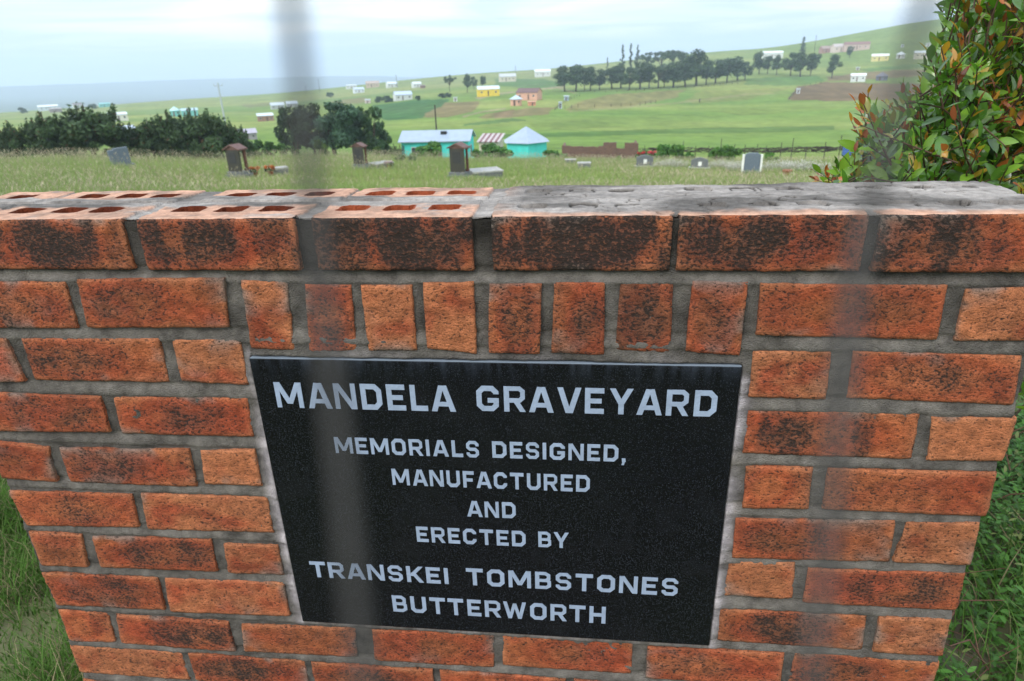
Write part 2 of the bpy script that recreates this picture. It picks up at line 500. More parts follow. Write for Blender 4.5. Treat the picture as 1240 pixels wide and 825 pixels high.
near_grass()

# ------------------------------------------------------------------ the brick wall
# corners of the bricks on the wall's front plane (x, z below the top) TL TR BL BR, kiln-burn darkness, laid on end or not
BRICKS = [
(0.0000,-0.0893,0.2194,-0.0893,0.0000,-0.1600,0.2181,-0.1598,0.55,0),
(0.2399,-0.0852,0.4581,-0.0823,0.2334,-0.1583,0.4490,-0.1549,0.50,0),
(1.1691,-0.0866,1.3908,-0.0882,1.1716,-0.1574,1.3941,-0.1603,0.30,0),
(1.4138,-0.0934,1.5145,-0.0893,1.4149,-0.1621,1.5145,-0.1600,0.20,0),
(0.0000,-0.1786,0.0974,-0.1772,0.0000,-0.2493,0.1030,-0.2496,0.20,0),
(0.1205,-0.1776,0.3386,-0.1745,0.1198,-0.2461,0.3375,-0.2450,0.70,0),
(0.3586,-0.1755,0.4616,-0.1752,0.3566,-0.2432,0.4599,-0.2469,0.10,0),
(1.1709,-0.1812,1.2691,-0.1787,1.1728,-0.2493,1.2725,-0.2497,0.15,0),
(1.2962,-0.1783,1.5006,-0.1819,1.2994,-0.2468,1.5072,-0.2523,0.50,0),
(0.0000,-0.2679,0.2195,-0.2722,0.0000,-0.3386,0.2177,-0.3347,0.45,0),
(0.2394,-0.2731,0.4546,-0.2676,0.2354,-0.3370,0.4497,-0.3358,0.50,0),
(1.1743,-0.2707,1.3958,-0.2680,1.1737,-0.3386,1.3992,-0.3396,0.60,0),
(1.4120,-0.2730,1.5174,-0.2711,1.4196,-0.3410,1.5156,-0.3383,0.15,0),
(0.0000,-0.3572,0.1036,-0.3658,0.0000,-0.4279,0.0970,-0.4319,0.40,0),
(0.1211,-0.3664,0.3406,-0.3618,0.1218,-0.4308,0.3392,-0.4306,0.75,0),
(0.3592,-0.3627,0.4483,-0.3579,0.3531,-0.4255,0.4478,-0.4259,0.05,0),
(1.1807,-0.3590,1.2714,-0.3582,1.1835,-0.4318,1.2750,-0.4288,0.30,0),
(1.2918,-0.3587,1.5125,-0.3563,1.2943,-0.4279,1.5156,-0.4291,0.25,0),
(0.0008,-0.4544,0.2217,-0.4510,0.0095,-0.5252,0.2167,-0.5177,0.45,0),
(0.2372,-0.4493,0.4526,-0.4468,0.2299,-0.5221,0.4510,-0.5169,0.20,0),
(1.1758,-0.4515,1.3972,-0.4435,1.1778,-0.5247,1.4029,-0.5175,0.50,0),
(1.4129,-0.4446,1.5107,-0.4413,1.4080,-0.5172,1.5152,-0.5171,0.20,0),
(0.0097,-0.5374,0.1067,-0.5391,0.0094,-0.6112,0.0981,-0.6093,0.25,0),
(0.1254,-0.5407,0.3390,-0.5359,0.1222,-0.6078,0.3367,-0.6043,0.70,0),
(0.3598,-0.5440,0.4536,-0.5420,0.3547,-0.6057,0.4526,-0.6056,0.10,0),
(1.1749,-0.5321,1.2709,-0.5290,1.1716,-0.6004,1.2759,-0.6000,0.05,0),
(1.2904,-0.5376,1.5125,-0.5333,1.2926,-0.6057,1.5157,-0.6047,0.60,0),
(0.0037,-0.6282,0.2222,-0.6246,0.0093,-0.7024,0.2178,-0.6981,0.65,0),
(0.2347,-0.6251,0.4499,-0.6210,0.2261,-0.7029,0.4490,-0.6959,0.15,0),
(1.1697,-0.6276,1.3903,-0.6268,1.1716,-0.6951,1.3948,-0.6975,0.80,0),
(1.4077,-0.6254,1.5105,-0.6212,1.4114,-0.6976,1.5145,-0.6977,0.10,0),
(0.0051,-0.7153,0.1021,-0.7180,0.0042,-0.7937,0.0971,-0.7881,0.30,0),
(0.1189,-0.7167,0.3311,-0.7193,0.1104,-0.7870,0.3297,-0.7903,0.85,0),
(0.3548,-0.7233,0.5629,-0.7148,0.3464,-0.7888,0.5580,-0.7855,0.25,0),
(0.5917,-0.7176,0.8051,-0.7106,0.5894,-0.7908,0.8020,-0.7888,0.35,0),
(0.8187,-0.7123,1.0359,-0.7067,0.8181,-0.7824,1.0372,-0.7835,0.35,0),
(1.0605,-0.7157,1.2781,-0.7128,1.0618,-0.7886,1.2795,-0.7851,0.35,0),
(1.2955,-0.7113,1.5157,-0.7147,1.2925,-0.7851,1.5145,-0.7851,0.70,0),
(0.0000,-0.8037,0.2220,-0.8037,0.0000,-0.8744,0.2220,-0.8744,0.18,0),
(0.2350,-0.8037,0.4570,-0.8037,0.2350,-0.8744,0.4570,-0.8744,0.75,0),
(0.4700,-0.8037,0.6920,-0.8037,0.4700,-0.8744,0.6920,-0.8744,0.68,0),
(0.7050,-0.8037,0.9270,-0.8037,0.7050,-0.8744,0.9270,-0.8744,0.36,0),
(0.9400,-0.8037,1.1620,-0.8037,0.9400,-0.8744,1.1620,-0.8744,0.48,0),
(1.1750,-0.8037,1.3970,-0.8037,1.1750,-0.8744,1.3970,-0.8744,0.28,0),
(1.4080,-0.8037,1.5145,-0.8037,1.4080,-0.8744,1.5145,-0.8744,0.40,0),
(0.0000,-0.8930,0.1065,-0.8930,0.0000,-0.9637,0.1065,-0.9637,0.33,0),
(0.1175,-0.8930,0.3395,-0.8930,0.1175,-0.9637,0.3395,-0.9637,0.31,0),
(0.3525,-0.8930,0.5745,-0.8930,0.3525,-0.9637,0.5745,-0.9637,0.45,0),
(0.5875,-0.8930,0.8095,-0.8930,0.5875,-0.9637,0.8095,-0.9637,0.45,0),
(0.8225,-0.8930,1.0445,-0.8930,0.8225,-0.9637,1.0445,-0.9637,0.64,0),
(1.0575,-0.8930,1.2795,-0.8930,1.0575,-0.9637,1.2795,-0.9637,0.51,0),
(1.2925,-0.8930,1.5145,-0.8930,1.2925,-0.9637,1.5145,-0.9637,0.66,0),
(0.0000,-0.9823,0.2220,-0.9823,0.0000,-1.0530,0.2220,-1.0530,0.61,0),
(0.2350,-0.9823,0.4570,-0.9823,0.2350,-1.0530,0.4570,-1.0530,0.69,0),
(0.4700,-0.9823,0.6920,-0.9823,0.4700,-1.0530,0.6920,-1.0530,0.50,0),
(0.7050,-0.9823,0.9270,-0.9823,0.7050,-1.0530,0.9270,-1.0530,0.20,0),
(0.9400,-0.9823,1.1620,-0.9823,0.9400,-1.0530,1.1620,-1.0530,0.62,0),
(1.1750,-0.9823,1.3970,-0.9823,1.1750,-1.0530,1.3970,-1.0530,0.68,0),
(1.4080,-0.9823,1.5145,-0.9823,1.4080,-1.0530,1.5145,-1.0530,0.64,0),
(0.0000,-1.0716,0.1065,-1.0716,0.0000,-1.1423,0.1065,-1.1423,0.44,0),
(0.1175,-1.0716,0.3395,-1.0716,0.1175,-1.1423,0.3395,-1.1423,0.53,0),
(0.3525,-1.0716,0.5745,-1.0716,0.3525,-1.1423,0.5745,-1.1423,0.23,0),
(0.5875,-1.0716,0.8095,-1.0716,0.5875,-1.1423,0.8095,-1.1423,0.60,0),
(0.8225,-1.0716,1.0445,-1.0716,0.8225,-1.1423,1.0445,-1.1423,0.44,0),
(1.0575,-1.0716,1.2795,-1.0716,1.0575,-1.1423,1.2795,-1.1423,0.27,0),
(1.2925,-1.0716,1.5145,-1.0716,1.2925,-1.1423,1.5145,-1.1423,0.14,0),
(0.0000,-1.1609,0.2220,-1.1609,0.0000,-1.2316,0.2220,-1.2316,0.61,0),
(0.2350,-1.1609,0.4570,-1.1609,0.2350,-1.2316,0.4570,-1.2316,0.69,0),
(0.4700,-1.1609,0.6920,-1.1609,0.4700,-1.2316,0.6920,-1.2316,0.15,0),
(0.7050,-1.1609,0.9270,-1.1609,0.7050,-1.2316,0.9270,-1.2316,0.58,0),
(0.9400,-1.1609,1.1620,-1.1609,0.9400,-1.2316,1.1620,-1.2316,0.35,0),
(1.1750,-1.1609,1.3970,-1.1609,1.1750,-1.2316,1.3970,-1.2316,0.19,0),
(1.4080,-1.1609,1.5145,-1.1609,1.4080,-1.2316,1.5145,-1.2316,0.28,0),
(0.0000,-1.2502,0.1065,-1.2502,0.0000,-1.3209,0.1065,-1.3209,0.56,0),
(0.1175,-1.2502,0.3395,-1.2502,0.1175,-1.3209,0.3395,-1.3209,0.62,0),
(0.3525,-1.2502,0.5745,-1.2502,0.3525,-1.3209,0.5745,-1.3209,0.13,0),
(0.5875,-1.2502,0.8095,-1.2502,0.5875,-1.3209,0.8095,-1.3209,0.47,0),
(0.8225,-1.2502,1.0445,-1.2502,0.8225,-1.3209,1.0445,-1.3209,0.13,0),
(1.0575,-1.2502,1.2795,-1.2502,1.0575,-1.3209,1.2795,-1.3209,0.53,0),
(1.2925,-1.2502,1.5145,-1.2502,1.2925,-1.3209,1.5145,-1.3209,0.30,0),
(0.4806,-0.0862,0.5459,-0.0878,0.4759,-0.1881,0.5399,-0.1899,0.15,1),
(0.5701,-0.0918,0.6353,-0.0921,0.5625,-0.1921,0.6311,-0.1878,0.50,1),
(0.6492,-0.0920,0.7193,-0.0917,0.6484,-0.1881,0.7179,-0.1869,0.15,1),
(0.7349,-0.0879,0.8035,-0.0860,0.7328,-0.1827,0.8018,-0.1900,0.10,1),
(0.8238,-0.0886,0.8930,-0.0883,0.8188,-0.1878,0.8892,-0.1885,0.65,1),
(0.9095,-0.0871,0.9744,-0.0868,0.9046,-0.1870,0.9760,-0.1891,0.70,1),
(0.9940,-0.0878,1.0612,-0.0875,0.9911,-0.1826,1.0638,-0.1843,0.98,1),
(1.0851,-0.0839,1.1539,-0.0855,1.0830,-0.1818,1.1536,-0.1869,0.45,1),
(0.0000,0.0000,0.0945,0.0000,0.0000,-0.0705,0.0945,-0.0705,0.22,0),
(0.1070,0.0000,0.3290,0.0000,0.1070,-0.0705,0.3290,-0.0705,0.85,0),
(0.3515,0.0000,0.5697,0.0000,0.3515,-0.0705,0.5697,-0.0705,0.72,0),
(0.5945,0.0000,0.8048,0.0000,0.5945,-0.0705,0.8048,-0.0705,0.98,0),
(0.8300,0.0000,1.0550,0.0000,0.8300,-0.0705,1.0550,-0.0705,1.10,0),
(1.0635,0.0000,1.2849,0.0000,1.0635,-0.0705,1.2849,-0.0705,0.72,0),
(1.2984,0.0000,1.5145,0.0000,1.2984,-0.0705,1.5145,-0.0705,0.75,0)]

WALL_W = 1.5145
WALL_D = 0.205

def brick_material():
    m = bpy.data.materials.new('brick_mat'); m.use_nodes = True
    t = m.node_tree; b = t.nodes['Principled BSDF']
    L = t.links.new
    def N(ty, **k):
        n = t.nodes.new(ty)
        for a, v in k.items(): setattr(n, a, v)
        return n
    a = N('ShaderNodeAttribute', attribute_name='col')
    u = N('ShaderNodeAttribute', attribute_name='buv')
    # dragged wire-cut texture: fine lumps stretched a little along the brick
    mp = N('ShaderNodeMapping'); mp.inputs['Scale'].default_value = (0.78, 1.0, 1.0); L(u.outputs['Vector'], mp.inputs[0])
    n1 = N('ShaderNodeTexNoise'); n1.inputs['Scale'].default_value = 265; n1.inputs['Detail'].default_value = 5; n1.inputs['Roughness'].default_value = .62; n1.inputs['Distortion'].default_value = .25
    L(mp.outputs[0], n1.inputs['Vector'])
    n2 = N('ShaderNodeTexNoise'); n2.inputs['Scale'].default_value = 620; n2.inputs['Detail'].default_value = 3
    L(u.outputs['Vector'], n2.inputs['Vector'])
    n3 = N('ShaderNodeTexNoise'); n3.inputs['Scale'].default_value = 60; n3.inputs['Detail'].default_value = 4
    L(u.outputs['Vector'], n3.inputs['Vector'])
    # shade painted into the colour of all pits, plus soot where that attribute is high
    d = N('ShaderNodeAttribute', attribute_name='soot')
    pit = N('ShaderNodeMath', operation='ADD'); L(n1.outputs['Fac'], pit.inputs[0])
    ds = N('ShaderNodeMath', operation='MULTIPLY_ADD'); L(d.outputs['Fac'], ds.inputs[0]); ds.inputs[1].default_value = -.16; ds.inputs[2].default_value = .004
    L(ds.outputs[0], pit.inputs[1])
    mr = N('ShaderNodeMapRange'); mr.inputs[1].default_value = .33; mr.inputs[2].default_value = .45; mr.inputs[3].default_value = 1; mr.inputs[4].default_value = 0
    L(pit.outputs[0], mr.inputs[0])
    pf = N('ShaderNodeMath', operation='MULTIPLY'); L(mr.outputs[0], pf.inputs[0]); pf.inputs[1].default_value = .90
    v = N('ShaderNodeMapRange'); v.inputs[1].default_value = .3; v.inputs[2].default_value = .7; v.inputs[3].default_value = .66; v.inputs[4].default_value = 1.3
    L(n3.outputs['Fac'], v.inputs[0])
    v2 = N('ShaderNodeMapRange'); v2.inputs[1].default_value = .3; v2.inputs[2].default_value = .7; v2.inputs[3].default_value = .75; v2.inputs[4].default_value = 1.25
    L(n2.outputs['Fac'], v2.inputs[0])
    vv = N('ShaderNodeMath', operation='MULTIPLY'); L(v.outputs[0], vv.inputs[0]); L(v2.outputs[0], vv.inputs[1])
    sc = N('ShaderNodeVectorMath', operation='SCALE'); L(a.outputs['Color'], sc.inputs[0]); L(vv.outputs[0], sc.inputs['Scale'])
    mx = N('ShaderNodeMix', data_type='RGBA'); L(pf.outputs[0], mx.inputs[0]); L(sc.outputs[0], mx.inputs[6]); mx.inputs[7].default_value = (.022, .018, .016, 1)
    L(mx.outputs[2], b.inputs['Base Color'])
    b.inputs['Roughness'].default_value = .82; b.inputs['Specular IOR Level'].default_value = .25
    h = N('ShaderNodeMath', operation='MULTIPLY_ADD'); L(n2.outputs['Fac'], h.inputs[0]); h.inputs[1].default_value = .35; L(n1.outputs['Fac'], h.inputs[2])
    bp = N('ShaderNodeBump'); bp.inputs['Strength'].default_value = 1.0; bp.inputs['Distance'].default_value = .006
    L(h.outputs[0], bp.inputs['Height']); L(bp.outputs[0], b.inputs['Normal'])
    return m

def mortar_material(name, c0, c1):
    m = bpy.data.materials.new(name); m.use_nodes = True
    t = m.node_tree; b = t.nodes['Principled BSDF']; L = t.links.new
    tcn = t.nodes.new('ShaderNodeTexCoord')
    n = t.nodes.new('ShaderNodeTexNoise'); n.inputs['Scale'].default_value = 28; n.inputs['Detail'].default_value = 7; n.inputs['Roughness'].default_value = .65
    L(tcn.outputs['Object'], n.inputs['Vector'])
    r = t.nodes.new('ShaderNodeValToRGB'); r.color_ramp.elements[0].position = .32; r.color_ramp.elements[0].color = (*c0, 1)
    r.color_ramp.elements[1].position = .68; r.color_ramp.elements[1].color = (*c1, 1)
    L(n.outputs['Fac'], r.inputs[0])
    a = t.nodes.new('ShaderNodeAttribute'); a.attribute_name = 'col'
    mm = t.nodes.new('ShaderNodeVectorMath'); mm.operation = 'MULTIPLY'; L(r.outputs[0], mm.inputs[0]); L(a.outputs['Color'], mm.inputs[1])
    L(mm.outputs[0], b.inputs['Base Color'])
    b.inputs['Roughness'].default_value = .92; b.inputs['Specular IOR Level'].default_value = .15
    n2 = t.nodes.new('ShaderNodeTexNoise'); n2.inputs['Scale'].default_value = 520; n2.inputs['Detail'].default_value = 5
    L(tcn.outputs['Object'], n2.inputs['Vector'])
    bp = t.nodes.new('ShaderNodeBump'); bp.inputs['Strength'].default_value = 1.0; bp.inputs['Distance'].default_value = .004
    L(n2.outputs['Fac'], bp.inputs['Height']); L(bp.outputs[0], b.inputs['Normal'])
    return m

brick_m = brick_material()
mortar_m = mortar_material('mortar_mat', (.068, .061, .055), (.215, .193, .173))

def finish(me, buv, soot):
    a = me.attributes.new('buv', 'FLOAT_VECTOR', 'POINT'); a.data.foreach_set('vector', np.asarray(buv, np.float32).ravel())
    a = me.attributes.new('soot', 'FLOAT', 'POINT'); a.data.foreach_set('value', np.asarray(soot, np.float32))

def build_wall():
    wall = thing('brick_wall', 'orange face brick wall with open holes in its top course and a black plaque set in its front', 'wall', (WALL_W / 2, 0, 0))
    off = np.array([WALL_W / 2, 0, 0])
    AV, AF, AC, AU, AS, ASM = [], [], [], [], [], []; base = 0
    for bi, q in enumerate(BRICKS):
        TL, TR, BL, BR = np.array(q[:8]).reshape(4, 2); dark = q[8]; upright = q[9]
        w = np.linalg.norm(TR - TL); h = np.linalg.norm(TL - BL)
        nu = max(8, int(w / .0036)); nv = max(8, int(h / .0036))
        u, v = np.meshgrid(np.linspace(0, 1, nu + 1), np.linspace(0, 1, nv + 1))
        u = u.ravel(); v = v.ravel()
        XZ = (TL * ((1 - u) * (1 - v))[:, None] + TR * (u * (1 - v))[:, None] + BL * ((1 - u) * v)[:, None] + BR * (u * v)[:, None])
        su, sv = (u - .5) * w, (v - .5) * h
        eu = np.minimum(u, 1 - u) * w; ev = np.minimum(v, 1 - v) * h; ed = np.minimum(eu, ev)
        Q = np.stack([XZ[:, 0] * 1, np.full(len(u), bi * 3.7), XZ[:, 1]], -1)
        # wavy, slightly chipped outline
        em = np.exp(-ed / .005)
        XZ[:, 0] += em * (fbm(Q * 70, 3, 51) - .5) * .0020; XZ[:, 1] += em * (fbm(Q * 70, 3, 52) - .5) * .0020
        rc = .0013                                   # rounded arris
        k = np.clip(1 - ed / rc, 0, 1)
        cu = np.clip(1 - eu / .006, 0, 1) * np.clip(1 - ev / .006, 0, 1)
        Y = .0010 * k * k + .0012 * cu + (fbm(Q * np.array([120, 1, 190]), 3, 53) - .5) * .0034 + (fbm(Q * 22, 2, 54) - .5) * .002
        off_y = R.uniform(-.0018, .0018)
        Y = Y + off_y
        if q[1] == 0.0: Y = Y - .001                  # top course stands a hair proud
        # kiln colour
        rr = R.random(); r2 = R.random(); r3 = R.random()
        orange = np.array([.400, .112, .042]) * (.74 + .42 * r2); red = np.array([.335, .066, .027]) * (.74 + .42 * r3); pale = np.array([.48, .195, .095])
        if dark <= .2: orange = orange * .55 + np.array([.46, .185, .085]) * .45
        nA = fbm(Q * np.array([14, 1, 20]), 3, 55); nB = fbm(Q * np.array([30, 1, 42]), 3, 56)
        kk = sstep(.34 + .22 * rr, .62 + .2 * rr, nA)[:, None]
        c = orange * (1 - kk) + red * kk
        kp = (np.exp(-ed / .007) * (.25 + .75 * nB) * (.9 if not upright else .5))[:, None]
        c = c * (1 - kp) + pale * kp
        # smoky heart: an off-centre oval or bands, broken up by noise
        cx = R.uniform(-.22, .22); wx = R.uniform(.42, .75)
        oval = 1 - sstep(.30, 1.05, np.hypot((u - .5 - cx) / wx, (v - .5) / .62))
        band = sstep(.50, .62, vnoise(np.stack([u * w * 26, 0 * u + bi * 5.1, v * .6], -1), 57))
        mixb = .75 if rr > .8 else .25
        if dark > .25:
            rim = (np.clip(oval * (1 - oval) * 4, 0, 1) * (.5 + .7 * nB) * .65)[:, None]; c = c * (1 - rim) + np.array([.36, .060, .022]) * rim
        soot = dark * np.clip(oval * (1 - mixb) + band * mixb + (.25 if dark > .9 else 0), 0, 1) * (.55 + .7 * sstep(.30, .66, nB))
        if q[1] == 0.0: soot = np.clip(soot + .85 * dark * sstep(.3, .6, fbm(Q * np.array([40, 1, 12]), 3, 58)) * (1 - .6 * v), 0, 1.2)
        ks = np.clip(soot * .92, 0, .78)[:, None]
        c = c * (1 - ks) + np.array([.078, .045, .035]) * ks
        if upright: ku = (np.clip(dark - .3, 0, 1) * .75 * sstep(.38, .62, fbm(Q * np.array([34, 1, 20]), 3, 60)) * (1 - .45 * v))[:, None]; c = c * (1 - ku) + np.array([.05, .034, .028]) * ku
        # grey mortar smears near some edges
        sm = (sstep(.60, .72, fbm(Q * np.array([16, 1, 24]), 3, 59)) * np.exp(-ed / .012) * .75)[:, None]
        c = c * (1 - sm) + np.array([.19, .175, .155]) * sm
        V = np.stack([XZ[:, 0], Y, XZ[:, 1] + ZT], -1)
        idx = np.arange((nu + 1) * (nv + 1)).reshape(nv + 1, nu + 1)
        F = np.stack([idx[:-1, :-1], idx[1:, :-1], idx[1:, 1:], idx[:-1, 1:]], -1).reshape(-1, 4)
        ring = np.concatenate([idx[0, :-1], idx[:-1, -1], idx[-1, :0:-1], idx[:0:-1, 0]])
        nr = len(ring); n0 = len(V)
        back = V[ring].copy(); back[:, 1] = .098
        if q[1] == 0.0: back[:, 2] = np.where(back[:, 2] > ZT - .02, ZT - .035, back[:, 2])
        V = np.concatenate([V, back]); r0 = np.arange(nr)
        F2 = np.stack([ring, ring[(r0 + 1) % nr], n0 + (r0 + 1) % nr, n0 + r0], -1)
        buv = np.stack([su + bi * 1.37, sv + bi * .71, Y], -1)
        bb = buv[ring].copy(); bb[:, 2] += .095
        AV.append(V); AF.append(np.concatenate([F, F2]) + base); ASM.append(np.concatenate([np.ones(len(F), bool), np.zeros(len(F2), bool)])); AC.append(np.concatenate([c, c[ring]]))
        AU.append(np.concatenate([buv, bb])); AS.append(np.concatenate([soot, soot[ring] * .5])); base += len(V)
    # back wythe: plain running bond, seen only from behind
    for k in range(0, 15):
        z1 = ZT - .0893 * k - .003; z0 = max(z1 - .070, .0)
        x = -.1175 * (k % 2 == 0)
        while x < WALL_W - .02:
            a, b = max(x, 0), min(x + .222, WALL_W)
            if b - a > .03 and k > 0:
                V = np.array([(a, .108, z0), (b, .108, z0), (b, WALL_D, z0), (a, WALL_D, z0), (a, .108, z1), (b, .108, z1), (b, WALL_D, z1), (a, WALL_D, z1)])
                F = np.array([(3, 2, 1, 0), (4, 5, 6, 7), (0, 1, 5, 4), (1, 2, 6, 5), (2, 3, 7, 6), (3, 0, 4, 7)])
                ASM.append(np.zeros(6, bool)); AV.append(V); AF.append(F + base); AC.append(np.tile(np.array([.40, .115, .036]) * R.uniform(.8, 1.15), (8, 1)))
                AU.append(np.stack([V[:, 0] + k, V[:, 2], V[:, 1]], -1)); AS.append(np.full(8, R.uniform(0, .5))); base += 8
            x += .235
    me = mesh_np('bricks', np.concatenate(AV) - off, np.concatenate(AF), np.clip(np.concatenate(AC), 0.01, 1), True, [brick_m])
    me.polygons.foreach_set('use_smooth', np.concatenate(ASM)); me.update()
    finish(me, np.concatenate(AU), np.concatenate(AS))
    link('bricks', me, wall)
    # mortar: recessed, unevenly struck sheet with depth behind it
    nx, nz = 520, 440
    X, Z = np.meshgrid(np.linspace(.003, WALL_W - .003, nx), np.linspace(ZT - .004, -.02, nz))
    x = X.ravel(); z = Z.ravel(); zz = z - ZT
    Q = np.stack([x, 0 * x, z], -1)
    fr_ = np.mod(-zz, .0893); jt = np.clip((fr_ - .0707) / .0186, 0, 1) * (fr_ > .0660)
    Y = .0024 + (fbm(Q * 30, 4, 61) - .5) * .0060 + (fbm(Q * 150, 3, 62) - .5) * .0032 + np.where(fr_ > .066, .0042 * (1 - jt) ** 2 - .0008, .0014)
    # fillet of mortar round the plaque
    fx = np.maximum(np.maximum(PLQ[0] - x, x - PLQ[1]), 0); fz = np.maximum(np.maximum(zz - PLQ[2], PLQ[3] - zz), 0)
    fd = np.hypot(fx, fz)
    Y -= .0038 * np.exp(-(fd / .012) ** 2) * (.4 + fbm(Q * 24, 3, 63))
    Y += .012 * ((fx == 0) & (fz == 0))
    # under the top course the joint is raked deeper, and the perpends of the top course are deep
    Y += .004 * np.exp(-((zz + .079) / .006) ** 2)
    Y += np.where(zz > -.070, .002, 0)
    V = np.stack([x, Y, z], -1)
    lich = sstep(.45, .72, fbm(Q * np.array([9, 1, 14]), 4, 64)) * (.35 + .65 * np.exp(zz / .22))
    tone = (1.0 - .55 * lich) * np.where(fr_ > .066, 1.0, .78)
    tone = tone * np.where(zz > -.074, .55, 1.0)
    bri = np.exp(-(fd / .014) ** 2) * sstep(.30, .6, fbm(Q * 18, 3, 65)) * (.35 + 1.6 * (fx > 0))
    C = np.stack([tone + bri, tone + bri, (tone + bri * 1.25)], -1)
    i, j = np.meshgrid(np.arange(nz - 1), np.arange(nx - 1), indexing='ij')
    F = np.stack([i * nx + j, (i + 1) * nx + j, (i + 1) * nx + j + 1, i * nx + j + 1], -1).reshape(-1, 4)
    # core block
    n0 = len(V)
    a, b, c0, c1, d0, d1 = .004, WALL_W - .004, .035, WALL_D - .006, -.02, ZT - .03
    core = np.array([(a, c0, d0), (b, c0, d0), (b, c1, d0), (a, c1, d0), (a, c0, d1), (b, c0, d1), (b, c1, d1), (a, c1, d1)])
    FC = np.array([(3, 2, 1, 0), (4, 5, 6, 7), (0, 1, 5, 4), (1, 2, 6, 5), (2, 3, 7, 6), (3, 0, 4, 7)]) + n0
    V = np.concatenate([V, core]); C = np.concatenate([C, np.ones((8, 3))])
    me = mesh_np('mortar', V - off, np.concatenate([F, FC]), C, True, [mortar_m])
    link('mortar', me, wall)
    build_top(wall, off)
    return wall

FRONT_TOP = [(0.0, .0945), (.107, .329), (.3515, .5697), (.5945, .8048), (.83, 1.055), (1.0635, 1.2849), (1.2984, 1.5145)]
BACK_TOP = [(0.0, .108), (.122, .338), (.376, .592), (.600, .808), (.832, 1.05), (1.066, 1.282), (1.296, 1.5145)]
HOLES_F = [.030, .147, .212, .270, .395, .457, .522, .632, .697, .760, .878, .945, 1.005, 1.112, 1.175, 1.237, 1.345, 1.41, 1.47]
HOLES_B = [.050, .172, .238, .295, .419, .483, .545, .640, .702, .765, .880, .943, 1.0, 1.11, 1.172, 1.236, 1.345, 1.41, 1.465]

